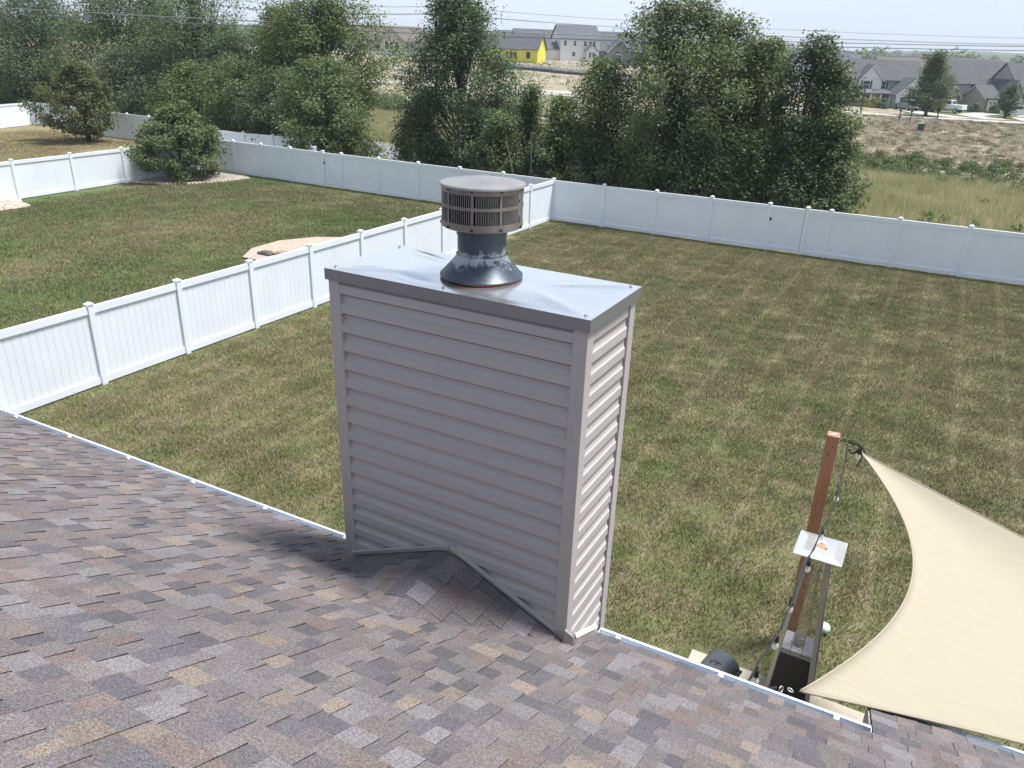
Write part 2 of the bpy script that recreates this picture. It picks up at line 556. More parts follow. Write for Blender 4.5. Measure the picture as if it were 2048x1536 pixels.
def ground_mat():
    m, t, b, o = newmat('open_ground')
    v = pos_node(t, 'pos')
    s = t.nodes.new('ShaderNodeSeparateXYZ')
    t.links.new(v, s.inputs[0])
    n1 = noise(t, v, 0.045, 5.0, 0.6)
    n2 = noise(t, v, 0.5, 5.0, 0.65)
    n3 = noise(t, v, 3.0, 4.0, 0.65)
    dirt = mixc(t, ramp(t, n2, 0.3, 0.7), (0.225, 0.190, 0.142), (0.32, 0.275, 0.21))
    straw = mixc(t, ramp(t, n3, 0.3, 0.7), (0.29, 0.25, 0.185), (0.40, 0.35, 0.27))
    field = mixc(t, ramp(t, n1, 0.42, 0.58), dirt, straw)
    weedy = mixc(t, ramp(t, n3, 0.3, 0.7), (0.075, 0.10, 0.04), (0.15, 0.155, 0.075))
    field = mixc(t, ramp(t, n2, 0.50, 0.62, 0, 0.8), field, weedy)
    grass = mixc(t, ramp(t, n3, 0.3, 0.7), (0.10, 0.115, 0.04), (0.19, 0.18, 0.08))
    yy = mathn(t, 'ADD', s.outputs['Y'], ramp(t, n1, 0.3, 0.7, -12, 12))
    col = mixc(t, ramp(t, yy, 56, 66), grass, field)
    far = mixc(t, ramp(t, n2, 0.3, 0.7), (0.05, 0.075, 0.03), (0.10, 0.125, 0.055))
    col = mixc(t, ramp(t, yy, 230, 300), col, far)
    t.links.new(col, b.inputs['Base Color'])
    b.inputs['Roughness'].default_value = 0.95
    b.inputs['Specular IOR Level'].default_value = 0.1
    bump(t, b, n3, 0.4, 0.15)
    return m
M['ground'] = ground_mat()

radii = [0.0, 4, 10, 18, 28, 40, 52, 64, 76, 88, 98, 108, 118, 128, 138, 148, 160, 172, 184, 198, 214, 232, 250, 280, 330, 400, 500, 620, 760, 900, 1100, 1300, 1550, 1800, 2100, 2600]
NS = 144
vs, fs = [(0, 0, 0)], []
for r_ in radii[1:]:
    for k in range(NS):
        a = 2 * math.pi * k / NS
        x, y = r_ * math.sin(a), r_ * math.cos(a)
        z = tz(x, y)
        if r_ > 900:
            z += 6.0 * math.sin(a * 9 + r_ * 0.01) + 4.0 * math.sin(a * 23 + 1.3)
        vs.append((x, y, z))
for k in range(NS):
    fs.append((0, 1 + (k + 1) % NS, 1 + k))
for i in range(len(radii) - 2):
    for k in range(NS):
        a0 = 1 + i * NS + k
        b0 = 1 + i * NS + (k + 1) % NS
        fs.append((a0, b0, b0 + NS, a0 + NS))
mb = MB()
mb.add(vs, fs)
g = mb.build('ground', M['ground'], smooth=True)
tag(g, 'open ground of meadow, bare dirt and fields reaching the wooded horizon', None, None, 'structure')

def sheet(name, pts, mat, label, z=0.004):
    mb = MB()
    mb.add([(p[0], p[1], z) for p in pts], [tuple(range(len(pts)))])
    return tag(mb.build(name, mat), label, None, None, 'structure')
sheet('lawn', [(-15.4, -14), (12, -14), (12, 31.95), (-15.4, 31.95)], M['turf'], 'mown half dry back lawn inside the white fence')
sheet('lawn', [(-36.2, -14), (-15.4, -14), (-15.4, 32.1), (-38.9, 32.9)], M['turf2'], 'greener mown lawn of the yard next door')
sheet('lawn', [(-74, 5), (-36.9, 5), (-38.9, 32.9), (-52.3, 39.4), (-66.2, 41.4), (-74, 41)], M['turf3'], 'dry tan lawn of the second yard along')
tag(MB().box(-1.55, 6.5, 3.5, 8.06, -0.15, 0.045).build('patio', M['concrete']), 'tan concrete patio slab below the eave', None, None, 'structure')
sheet('patio', [(-21.3, 19.0), (-22.0, 20.1), (-22.1, 21.6), (-21.4, 22.9), (-20.0, 23.8), (-18.2, 24.2), (-16.5, 23.6), (-16.5, 19.0)], M['pavers'], 'round tan paver patio behind the board fence', 0.06)

def strip(name, pts, w, mat, label, dz=0.02):
    """a road: a ribbon of width w along the points, laid on the terrain"""
    mb = MB()
    P = []
    for i in range(len(pts) - 1):
        n = max(2, int(math.dist(pts[i], pts[i + 1]) / 6))
        for k in range(n):
            t = k / n
            P.append((pts[i][0] * (1 - t) + pts[i + 1][0] * t, pts[i][1] * (1 - t) + pts[i + 1][1] * t))
    P.append(pts[-1])
    v = []
    for i, p in enumerate(P):
        a, b = P[max(i - 1, 0)], P[min(i + 1, len(P) - 1)]
        dx, dy = b[0] - a[0], b[1] - a[1]
        l = math.hypot(dx, dy)
        nx, ny = -dy / l * w / 2, dx / l * w / 2
        for sgn in (1, -1):
            x, y = p[0] + nx * sgn, p[1] + ny * sgn
            v.append((x, y, tz(x, y) + dz))
    mb.add(v, [(2 * i, 2 * i + 1, 2 * i + 3, 2 * i + 2) for i in range(len(P) - 1)])
    return tag(mb.build(name, mat), label, None, None, 'structure')
strip('road', [(-90, 76), (-60, 61), (-44, 51.5), (-31, 44.2), (-14, 40.0), (10, 38.5), (40, 38)], 3.6, M['asphalt'], 'narrow grey asphalt lane behind the trees', 0.03)
strip('street', [(-120, 104), (-70, 118), (-40, 127), (-8, 130.5), (10, 132), (60, 136)], 4.2, M['concrete_road'], 'pale concrete street in front of the houses', 0.06)
strip('gravel_road', [(-125, 105), (-95, 113), (-78, 116), (-40, 120)], 5.0, M['gravel'], 'pale gravel track across the building site', 0.08)
strip('gravel_road', [(-160, 150), (-120, 141), (-98, 137), (-80, 128)], 3.5, M['gravel'], 'upper pale gravel track curving up the building site', 0.10)
for dr, lb in ((((-8.2, 146.5), (-4.5, 140), (0.5, 134)), 'driveway of the white gabled house'), (((3.6, 152.5), (1.0, 144), (4.5, 135)), 'wide driveway of the grey house'), (((10, 151), (8.5, 143), (9.5, 136)), 'driveway where the white car is parked')):
    strip('driveway', list(dr), 4.0, M['concrete_road'], 'pale concrete ' + lb, 0.09)
sheet('lawn', [(-30, 132.6), (-8, 133.0), (10, 134.4), (16, 135), (16, 160), (-30, 160)], M['turf_green'], 'green front lawns along the far street', 0.03)

# ------------------------------------------------------------------ leaf and blade meshes
RNG = np.random.default_rng(11)
def unit(a):
    return a / np.maximum(np.linalg.norm(a, axis=1, keepdims=True), 1e-9)

def quad_mesh(name, verts, faces, vals, mat):
    me = bpy.data.meshes.new(name)
    me.from_pydata(verts.tolist(), [], faces.tolist())
    at_ = me.attributes.new('leafv', 'FLOAT', 'POINT')
    at_.data.foreach_set('value', vals.astype(np.float32))
    me.materials.append(mat)
    me.update()
    return me

def leaves(name, c, nrm, size, val, mat, aspect=0.55):
    n = len(c)
    nrm = unit(nrm)
    r = unit(np.cross(nrm, unit(RNG.normal(size=(n, 3)))))
    u = np.cross(nrm, r)
    s = size[:, None]
    v = np.empty((n, 4, 3))
    v[:, 0] = c - r * s * 0.5
    v[:, 1] = c + u * s * aspect * 0.5 + r * s * 0.05
    v[:, 2] = c + r * s * 0.5 - nrm * s * 0.12
    v[:, 3] = c - u * s * aspect * 0.5 + r * s * 0.05
    return quad_mesh(name, v.reshape(-1, 3), np.arange(4 * n).reshape(n, 4), np.repeat(val, 4), mat)

def blade_patch(name, rad, n, lo, hi, wid, lean, mat):
    a = RNG.uniform(0, 2 * np.pi, n)
    r = rad * np.sqrt(RNG.uniform(0, 1, n))
    b = np.stack([r * np.cos(a), r * np.sin(a), np.zeros(n)], 1)
    h = RNG.uniform(lo, hi, n)
    t = RNG.uniform(0, 2 * np.pi, n)
    tip = b + np.stack([np.cos(t) * h * lean * RNG.uniform(0.2, 1, n), np.sin(t) * h * lean * RNG.uniform(0.2, 1, n), h], 1)
    t2 = RNG.uniform(0, 2 * np.pi, n)
    sd = np.stack([np.cos(t2), np.sin(t2), np.zeros(n)], 1) * (wid * RNG.uniform(0.6, 1.3, n))[:, None] * 0.5
    v = np.stack([b - sd, b + sd, tip], 1).reshape(-1, 3)
    return quad_mesh(name, v, np.arange(3 * n).reshape(n, 3), np.repeat(RNG.uniform(0, 1, n), 3), mat)

def bush_patch(name, rad, hgt, n, size, mat):
    a = RNG.uniform(0, 2 * np.pi, n)
    r = rad * RNG.uniform(0, 1, n) ** 0.45
    ph = RNG.uniform(0, 1, n) ** 0.6
    c = np.stack([r * np.cos(a) * np.sqrt(1 - 0.75 * ph), r * np.sin(a) * np.sqrt(1 - 0.75 * ph), hgt * ph], 1)
    c += RNG.normal(size=c.shape) * rad * 0.12
    c[:, 2] = np.abs(c[:, 2])
    nr = np.stack([np.cos(a), np.sin(a), np.full(n, 1.0)], 1) + RNG.normal(size=(n, 3)) * 0.7
    return leaves(name, c, nr, size * RNG.uniform(0.6, 1.4, n), RNG.uniform(0, 1, n), mat)

def scatter(name, me, x0, x1, y0, y1, step, label, cat, z=0.0, prob=1.0, smin=0.8, smax=1.2, seed=1):
    """one object: its own small patch mesh repeated over a jittered grid by geometry nodes"""
    o = link(name, me, None, ((x0 + x1) / 2, (y0 + y1) / 2, z))
    tag(o, label, cat, None, 'stuff')
    ng = bpy.data.node_groups.new(name + '_scatter', 'GeometryNodeTree')
    ng.interface.new_socket('Geometry', in_out='INPUT', socket_type='NodeSocketGeometry')
    ng.interface.new_socket('Geometry', in_out='OUTPUT', socket_type='NodeSocketGeometry')
    N = ng.nodes.new
    gi, go = N('NodeGroupInput'), N('NodeGroupOutput')
    gr = N('GeometryNodeMeshGrid')
    gr.inputs['Size X'].default_value = x1 - x0
    gr.inputs['Size Y'].default_value = y1 - y0
    gr.inputs['Vertices X'].default_value = max(2, int((x1 - x0) / step) + 1)
    gr.inputs['Vertices Y'].default_value = max(2, int((y1 - y0) / step) + 1)
    sp = N('GeometryNodeSetPosition')
    rj = N('FunctionNodeRandomValue')
    rj.data_type = 'FLOAT_VECTOR'
    rj.inputs['Min'].default_value = (-step * 0.55, -step * 0.55, 0)
    rj.inputs['Max'].default_value = (step * 0.55, step * 0.55, 0)
    rj.inputs['Seed'].default_value = seed
    ip = N('GeometryNodeInstanceOnPoints')
    rr = N('FunctionNodeRandomValue')
    rr.data_type = 'FLOAT_VECTOR'
    rr.inputs['Min'].default_value = (0, 0, 0)
    rr.inputs['Max'].default_value = (0, 0, 6.2832)
    rr.inputs['Seed'].default_value = seed + 1
    er = N('FunctionNodeEulerToRotation')
    rs = N('FunctionNodeRandomValue')
    rs.data_type = 'FLOAT'
    fl = [i for i in rs.inputs if i.type == 'VALUE']
    fl[0].default_value = smin
    fl[1].default_value = smax
    rs.inputs['Seed'].default_value = seed + 2
    K = ng.links.new
    K(gr.outputs['Mesh'], sp.inputs['Geometry'])
    K(rj.outputs['Value'], sp.inputs['Offset'])
    K(sp.outputs['Geometry'], ip.inputs['Points'])
    K(gi.outputs[0], ip.inputs['Instance'])
    K(rr.outputs['Value'], er.inputs[0])
    K(er.outputs[0], ip.inputs['Rotation'])
    K([q for q in rs.outputs if q.type == 'VALUE'][0], ip.inputs['Scale'])
    if prob < 1.0:
        rb = N('FunctionNodeRandomValue')
        rb.data_type = 'BOOLEAN'
        rb.inputs['Probability'].default_value = prob
        rb.inputs['Seed'].default_value = seed + 3
        K([q for q in rb.outputs if q.type == 'BOOLEAN'][0], ip.inputs['Selection'])
    K(ip.outputs['Instances'], go.inputs[0])
    md = o.modifiers.new('scatter', 'NODES')
    md.node_group = ng
    return o

# ------------------------------------------------------------------ the house: roof, chimney, gutters
house = thing('house', 'house with multicoloured shingle roof and tall taupe siding chimney', 'house', (0, 0, 0))
SL = 0.53
EA = math.atan(0.024)
E_ = Vector((math.cos(EA), math.sin(EA), 0))
NH = Vector((math.sin(EA), -math.cos(EA), 0))          # horizontal, up the roof
G_ = Vector((NH.x, NH.y, SL)).normalized()             # up the slope
N_ = E_.cross(G_).normalized()
if N_.z < 0: N_ = -N_
O_ = Vector((0.30, 3.965, 3.504))
def RP(s, v, h=0.0):
    return O_ + E_ * s + G_ * v + N_ * h
RIDGE_V = 8.25
S0, S1 = -12.8, 6.4
EXT_V = -0.72
mb = MB()
rv = [RP(S0, 0.0, -0.02), RP(0.03, 0.0, -0.02), RP(0.03, EXT_V, -0.02), RP(S1, EXT_V, -0.02), RP(S1, RIDGE_V, -0.02), RP(S0, RIDGE_V, -0.02)]
mb.add(rv, [(0, 1, 2, 3, 4, 5)])
back = [rv[5], rv[4], rv[4] + Vector((0, -7.6, -7.6 * SL)), rv[5] + Vector((0, -7.6, -7.6 * SL))]
mb.add(back, [(0, 1, 2, 3)])
roof = mb.build('roof', simple('roof_deck', (0.10, 0.09, 0.09), 0.9), house)

PAL = [((0.178, 0.158, 0.156), 38), ((0.142, 0.131, 0.136), 22), ((0.096, 0.094, 0.108), 17), ((0.212, 0.203, 0.213), 13),
       ((0.268, 0.215, 0.172), 4), ((0.172, 0.130, 0.120), 9), ((0.218, 0.182, 0.162), 4)]
MEANC = (0.160, 0.141, 0.150)
PALC = [tuple((c * 0.72 + m_ * 0.28) * 0.78 for c, m_ in zip(p[0], MEANC)) for p in PAL]
PALW = [p[1] for p in PAL]
rnd = random.Random(5)
EDGE = (0.020, 0.019, 0.020)      # cut bitumen edge of a tab, with its thin shadow line darkened in
def tone_mesh(name, v, f, tones):
    me = bpy.data.meshes.new(name)
    me.from_pydata([tuple(p) for p in v], [], f)
    a = me.color_attributes.new('tone', 'FLOAT_COLOR', 'CORNER')
    d = []
    for p in me.polygons:
        d.extend(list(tones[p.index]) + [1.0]) if False else [d.extend(list(tones[p.index]) + [1.0]) for _ in p.loop_indices]
    a.data.foreach_set('color', d)
    me.materials.append(M['shingle'])
    me.update()
    return me
ROW = 0.143
def tab_verts(w, raised, twist=0.0):
    """a shingle tab in its own frame: x along the course, y up the slope, z out of the roof"""
    L_ = ROW + 0.022
    h0, h1 = (0.0110, 0.0042) if raised else (0.0062, 0.0012)
    t = twist
    return [(0, 0, -0.006), (w, 0, -0.006), (w, L_, -0.012), (0, L_, -0.012),
            (0, 0.0, h0 + t), (w, 0.0, h0 - t), (w, L_, h1), (0, L_, h1)]
TABF = [(4, 5, 6, 7), (0, 1, 5, 4), (1, 2, 6, 5), (3, 0, 4, 7)]
cmi = np.linalg.inv(np.array(cam.matrix_world))
def frame_pos(p):
    c = cmi @ np.array([p[0], p[1], p[2], 1.0])
    return (0.5 + c[0] / -c[2] * 1540 / 2048, 0.5 - c[1] / -c[2] * 1540 / 1536, -c[2]) if c[2] < -0.1 else (9, 9, 9)
tabs = []
v_ = EXT_V
row = 0
while v_ < RIDGE_V - 0.05:
    s_ = S0 if v_ > -0.03 else 0.03
    s_ -= 0 if v_ <= -0.03 else rnd.uniform(0, 0.15)
    raised = rnd.random() < 0.5
    prev = None
    while s_ < S1:
        w = rnd.choice([0.075, 0.09, 0.105, 0.12, 0.135, 0.15, 0.17])
        if not raised: w *= 0.9
        w = min(w, S1 - s_ + 0.01)
        col = rnd.choices(range(len(PALC)), PALW)[0]
        if col == prev and rnd.random() < 0.5:
            col = rnd.choices(range(len(PALC)), PALW)[0]
        prev = col
        tabs.append((s_, v_, w, raised, col, rnd.uniform(-0.0012, 0.0012)))
        s_ += w
        raised = not raised if rnd.random() < 0.86 else raised
    v_ += ROW
    row += 1
    if abs(v_) < 0.07: v_ = 0.0
scored = []
for i, tb in enumerate(tabs):
    c = RP(tb[0] + tb[2] / 2, tb[1] + ROW / 2, 0.01)
    fx, fy, dz = frame_pos(c)
    inside = 0 < fx < 1 and 0 < fy < 1
    hid = -3.2 < c.x < -1.43 and c.y > 3.45
    a = tb[2] * abs((c - Vector((0, 0, CZ))).normalized().dot(N_)) / dz ** 2
    scored.append((a if inside and not hid else 0.0, i))
scored.sort(reverse=True)
near = set(i for a, i in scored[:232])
roof_rot = Matrix((-E_, G_, N_)).transposed().to_euler()
cache = {}
rv, rf, rt = [], [], []
for i, (s, v, w, ra, ci, tw) in enumerate(tabs):
    if i in near:
        key = (round(w, 3), ra, ci)
        if key not in cache:
            jit = rnd.uniform(0.9, 1.1)
            cache[key] = tone_mesh('shingle', tab_verts(w, ra, tw), TABF, [tuple(x * jit for x in PALC[ci])] + [EDGE] * 3)
        link('shingle', cache[key], roof, RP(s + w, v + rnd.uniform(-0.004, 0.004)), roof_rot)
    else:
        n = len(rv)
        dv = rnd.uniform(-0.004, 0.004)
        jit = rnd.uniform(0.86, 1.14)
        for (x, y, z) in tab_verts(w, ra, tw):
            rv.append(RP(s + x, v + dv + y, z))
        rf.extend([tuple(k + n for k in f) for f in TABF])
        rt.extend([tuple(x * jit for x in PALC[ci])] + [EDGE] * 3)
tag(link('shingle_field', tone_mesh('shingle_field', rv, rf, rt), roof), None, None, None, 'stuff')

# cricket (saddle) of shingles against the chimney
CX0, CX1, CY0, CY1 = -3.186, -1.4425, 3.49, 4.19       # chimney faces
XC = -2.295
def zc(x):
    return 4.088 - 0.44 * (math.sqrt((x - XC) ** 2 + 0.05 ** 2) - 0.05)
def cricket_tab(x0, x1, y0, y1, h0, h1, ci):
    """x0 = lower edge (away from the ridge), x1 = upper edge, tucked under the next row"""
    v, f = [], []
    nx = 4
    for j, y in enumerate((y0, y1)):
        for i in range(nx + 1):
            t = i / nx
            x = x0 + (x1 - x0) * t
            v.append((x, y, zc(x) + h0 + (h1 - h0) * t))
        for i in range(nx + 1):
            t = i / nx
            x = x0 + (x1 - x0) * t
            v.append((x, y, zc(x) - 0.012))
    k = nx + 1
    up = 1 if x1 > x0 else -1
    for i in range(nx):
        q = (i, i + 1, 2 * k + i + 1, 2 * k + i)
        f.append(q if up > 0 else tuple(reversed(q)))
        f.append((i, i + 1, k + i + 1, k + i))
        f.append((2 * k + i, 2 * k + i + 1, 3 * k + i + 1, 3 * k + i))
    f.append((0, 2 * k, 3 * k, k))
    jit = rnd.uniform(0.9, 1.1)
    link('shingle', tone_mesh('shingle', v, f, [tuple(c * jit for c in PALC[ci])] * len(f)), roof)
cw = 0.132
for sd in (-1, 1):
    for r_ in range(6, -1, -1):
        xa = XC + sd * (r_ + 1) * cw
        xb = XC + sd * (r_ * cw - 0.02)
        y = 3.475
        ra = rnd.random() < 0.5
        ymin = 2.62 + 0.0 * r_
        while y > ymin:
            w = rnd.choice([0.09, 0.12, 0.15, 0.18])
            # wholly under the main roof? then skip
            zr = 3.504 + SL * (3.965 + 0.024 * (xa - 0.3) - (y)) 
            if zc(xa) + 0.02 > zr - 0.02:
                cricket_tab(xa, xb, max(y - w, ymin - 0.1), y, 0.0125 if ra else 0.0065, 0.003 if ra else 0.001, rnd.choices(range(len(PALC)), PALW)[0])
            y -= w
            ra = not ra if rnd.random() < 0.85 else ra

# ---- chimney
core = 0.038
chim = MB().box(CX0 + core, CX1 - core, CY0 + core, CY1 - core, 0.0, 5.83).build('chimney', M['dark_gap'], house)
tag(chim, 'tall rectangular chimney clad in taupe lap siding')
EXPO = 0.1256
ZT = 5.697
PROF = [(0.0, 0.0), (0.0335, 0.0), (0.0338, 0.005), (0.0332, 0.056), (0.0265, 0.0595), (0.0205, 0.0650), (0.0160, 0.0730), (0.0128, 0.0830), (0.0110, 0.095), (0.0105, 0.1105),
        (0.0030, 0.1120), (0.0028, EXPO + 0.012), (0.0, EXPO + 0.012)]
def course_mesh(length, cut=None, flat=1.0):
    mb = MB()
    pr = [(o if o == 0.0 else 0.0338 - (0.0338 - o) * flat, z if cut is None else min(z, cut)) for o, z in PROF]
    mb.prism(pr, (0, 0, 0), (0, -1, 0), (0, 0, 1), (length, 0, 0))
    return mb.mesh('siding_course', M['vinyl_siding'])
PW = 0.085
wf = (CX1 - CX0) - 2 * PW + 0.004
wsd = (CY1 - CY0) - 2 * PW - 0.016
m_front, m_front_top = course_mesh(wf), course_mesh(wf, 0.095)
m_side, m_side_top = course_mesh(wsd, None, 0.55), course_mesh(wsd, 0.095, 0.55)
for i in range(-1, 45):
    z = ZT - EXPO * (i + 1) + EXPO
    if z < 0.02: break
    mf, ms = (m_front_top, m_side_top) if i == -1 else (m_front, m_side)
    z = ZT - EXPO * i - EXPO if i >= 0 else ZT
    if z > 3.45:
        link('siding_course', mf, chim, (CX0 + PW - 0.002, CY0 + core, z))
    link('siding_course', ms, chim, (CX1 - core, CY0 + PW - 0.004, z), (0, 0, R(90)))
    link('siding_course', ms, chim, (CX0 + core, CY1 - PW + 0.004, z), (0, 0, R(-90)))
    link('siding_course', mf, chim, (CX1 - PW + 0.002, CY1 - core, z), (0, 0, R(180)))
def corner_post(cx, cy, sx, sy, z0, z1):
    """L-shaped outside corner; sx, sy point inward along each face"""
    t = 0.03
    poly = [(0, 0), (sx * PW, 0), (sx * PW, sy * t), (sx * t, sy * t), (sx * t, sy * PW), (0, sy * PW)]
    mb = MB()
    mb.prism(poly, (cx, cy, z0), (1, 0, 0), (0, 1, 0), (0, 0, z1 - z0))
    o = mb.build('corner_post', M['corner_trim'], chim)
    return bevel(o, 0.004, 2)
corner_post(CX0, CY0, 1, 1, 3.70, 5.79)
corner_post(CX1, CY0, -1, 1, 3.60, 5.79)
corner_post(CX1, CY1, -1, -1, 0.02, 5.79)
corner_post(CX0, CY1, 1, -1, 0.02, 5.79)
# J-channel over the cricket
for xa, xb in ((CX0 + 0.07, XC - 0.004), (XC + 0.004, CX1 - 0.07)):
    mb = MB()
    for lo, hi, yy in ((0.012, 0.036, 0.018), (0.036, 0.041, 0.026)):
        n = 8
        P = [xa + (xb - xa) * i / n for i in range(n + 1)]
        v = []
        for x in P:
            for dy in (0.0, -yy):
                for h in (lo, hi):
                    v.append((x, CY0 + 0.004 + dy, 4.088 - 0.43 * abs(x - XC) + h + 0.020))
        f = []
        for i in range(n):
            b = i * 4
            for q in ((0, 1, 5, 4), (1, 3, 7, 5), (3, 2, 6, 7), (2, 0, 4, 6)):
                f.append(tuple(b + k for k in q))
        f += [(0, 2, 3, 1), tuple(n * 4 + k for k in (0, 1, 3, 2))]
        mb.add(v, f)
    mb.build('flashing_trim', M['corner_trim'], chim)
# step flashing at the right side foot and the bent metal kick-out
mb = MB()
mb.frustum([(CX1 + 0.001, 3.62, 3.68), (CX1 + 0.022, 3.62, 3.68), (CX1 + 0.022, 4.00, 3.48), (CX1 + 0.001, 4.00, 3.48)],
           [(CX1 + 0.001, 3.62, 3.708), (CX1 + 0.012, 3.62, 3.708), (CX1 + 0.012, 4.00, 3.508), (CX1 + 0.001, 4.00, 3.508)])
mb.build('step_flashing', M['trim_white'], chim)
mb = MB()
mb.frustum([(CX1 - 0.01, 3.455, 3.72), (CX1 + 0.075, 3.47, 3.70), (CX1 + 0.07, 3.53, 3.69), (CX1 - 0.005, 3.50, 3.69)],
           [(CX1 - 0.005, 3.475, 3.84), (CX1 + 0.05, 3.485, 3.80), (CX1 + 0.05, 3.50, 3.80), (CX1 - 0.005, 3.49, 3.84)])
mb.build('corner_flashing', M['steel'], chim)

# chase cover: creased sheet with turned-down flange
KX0, KX1, KY0, KY1 = -3.199, -1.427, 3.475, 4.222
KZ = 5.848
def cover(u, w):
    x = KX0 + (KX1 - KX0) * u
    y = KY0 + (KY1 - KY0) * w
    e = min(u, 1 - u, 1e9) * (KX1 - KX0)
    ew = min(w, 1 - w) * (KY1 - KY0)
    edge = min(e, ew)
    k = sm(edge / 0.06)
    # cross breaks run from the corners to the flue
    hgt = 0.016 * min(1.0, min(e / 0.9, ew / 0.37))
    ripple = 0.0028 * math.sin(3.4 * x + 2.5 * y) * math.sin(2.0 * x - 4.0 * y + 0.8) + 0.0012 * math.sin(7 * x - 3 * y + 1.0)
    # a few hard dents and oil-can creases left by handling
    for (ax, ay, bx, by, hh, ww) in ((-3.15, 3.52, -2.72, 3.70, 0.006, 0.06), (-1.47, 3.52, -1.95, 3.78, 0.006, 0.07), (-1.50, 4.18, -1.86, 3.92, 0.005, 0.05), (-3.1, 4.16, -2.62, 3.98, 0.006, 0.06), (-2.75, 3.62, -2.45, 3.56, -0.005, 0.05)):
        dx, dy = bx - ax, by - ay
        tt = min(max(((x - ax) * dx + (y - ay) * dy) / (dx * dx + dy * dy), 0), 1)
        dd = math.hypot(x - ax - tt * dx, y - ay - tt * dy)
        ripple += hh * max(0.0, 1 - dd / ww) * math.sin(math.pi * min(max(tt * 0.9 + 0.05, 0), 1))
    return (x, y, KZ + hgt + k * ripple)
mb = MB()
mb.grid(cover, 110, 48)
mb.build('chase_cover', M['galv'], chim, smooth=True)
mb = MB()
t = 0.004
for (x0, x1, y0, y1) in ((KX0, KX1, KY0, KY0 + t), (KX0, KX1, KY1 - t, KY1)):
    mb.box(x0, x1, y0, y1, 5.778, KZ - 0.0005)
for (x0, x1, y0, y1) in ((KX0, KX0 + t, KY0 + t, KY1 - t), (KX1 - t, KX1, KY0 + t, KY1 - t)):
    mb.box(x0, x1, y0, y1, 5.778, KZ - 0.0005)
mb.build('cover_flange', M['flange'], chim)
mb = MB()
for (x, y) in ((KX0 + 0.05, KY0 + 0.05), (KX1 - 0.05, KY0 + 0.05), (KX1 - 0.05, KY1 - 0.05), (KX0 + 0.05, KY1 - 0.05), (-2.36, KY0 + 0.05)):
    mb.lathe([(0.0, 0.012), (0.008, 0.009), (0.011, 0.0)], 8, (x, y, cover((x - KX0) / (KX1 - KX0), (y - KY0) / (KY1 - KY0))[2]))
tag(mb.build('cover_screws', M['steel'], chim), None, None, None, 'stuff')

# ---- flue vent
VX, VY = -2.297, 3.837
vent = MB().lathe([(0.143, 0.10), (0.143, 0.262), (0.149, 0.264), (0.149, 0.318), (0.143, 0.322), (0.143, 0.345)], 48, (VX, VY, 5.85)).build('flue_vent', M['worn'], house, smooth=False)
tag(vent, 'round metal flue with louvred cap and worn blue grey storm collar')
sharp(vent)
o = MB().lathe([(0.150, 0.150), (0.149, 0.138), (0.160, 0.122), (0.232, 0.040), (0.246, 0.028), (0.247, 0.020), (0.238, 0.020)], 56, (VX, VY, 5.85)).build('storm_collar', M['worn'], vent)
sharp(o, 25)
mb = MB()
mb.tube([(VX + 0.226 * math.cos(a), VY + 0.226 * math.sin(a), 5.866) for a in [R(-110 + i * 4) for i in range(46)]], [0.003 + 0.007 * sm(i / 12) * sm((45 - i) / 12) for i in range(46)], 8)
mb.build('rust_seal', M['rust'], vent, smooth=True)
# screws on the band
mb = MB()
for a in (R(-150), R(-110), R(-86), R(-70), R(-30), R(20), R(80), R(140)):
    mb.lathe([(0.0, 0.007), (0.006, 0.005), (0.008, 0.0)], 8, (VX + 0.151 * math.cos(a), VY + 0.151 * math.sin(a), 6.145))
tag(mb.build('band_screws', M['lamp_clear'], vent), None, None, None, 'stuff')
CB, CT, CR = 6.165, 6.402, 0.236
o = MB().lathe([(0.146, CB - 0.008), (0.222, CB - 0.004), (0.236, CB + 0.004), (CR, CB + 0.040), (CR - 0.006, CB + 0.040), (0.225, CB + 0.008), (0.146, CB + 0.003)], 72, (VX, VY, 0)).build('cage_base', M['cage_metal'], vent)
sharp(o)
o = MB().lathe([(CR - 0.006, CB + 0.118), (CR, CB + 0.118), (CR, CB + 0.136), (CR - 0.006, CB + 0.136), (CR - 0.006, CB + 0.118)], 72, (VX, VY, 0)).build('cage_band', M['cage_metal'], vent)
sharp(o)
o = MB().lathe([(CR - 0.006, CT - 0.036), (CR, CT - 0.036), (CR, CT), (CR - 0.006, CT), (CR - 0.006, CT - 0.036)], 72, (VX, VY, 0)).build('cage_band', M['cage_metal'], vent)
sharp(o)
view_a = math.atan2(-VY, -VX)
NSEC = 9
posts_a = [view_a + R(-54 + 39.5 * k) + R(360 - 39.5 * 9) * 0 for k in range(NSEC)]
posts_a = [view_a + R(-54) + 2 * math.pi * k / NSEC for k in range(NSEC)]
bar = MB()
bar.lathe([(CR - 0.006, CB + 0.03), (CR - 0.0008, CB + 0.03), (CR - 0.0008, CT - 0.03), (CR - 0.006, CT - 0.03)], 3, (VX, VY, 0), a0=-0.042, a1=0.042)
for a in posts_a:
    mb = MB()
    mb.lathe([(CR - 0.006, CB + 0.03), (CR - 0.0008, CB + 0.03), (CR - 0.0008, CT - 0.03), (CR - 0.006, CT - 0.03)], 3, (VX, VY, 0), a0=a - 0.034, a1=a + 0.034)
    mb.build('cage_post', M['cage_metal'], vent)
mb = MB()
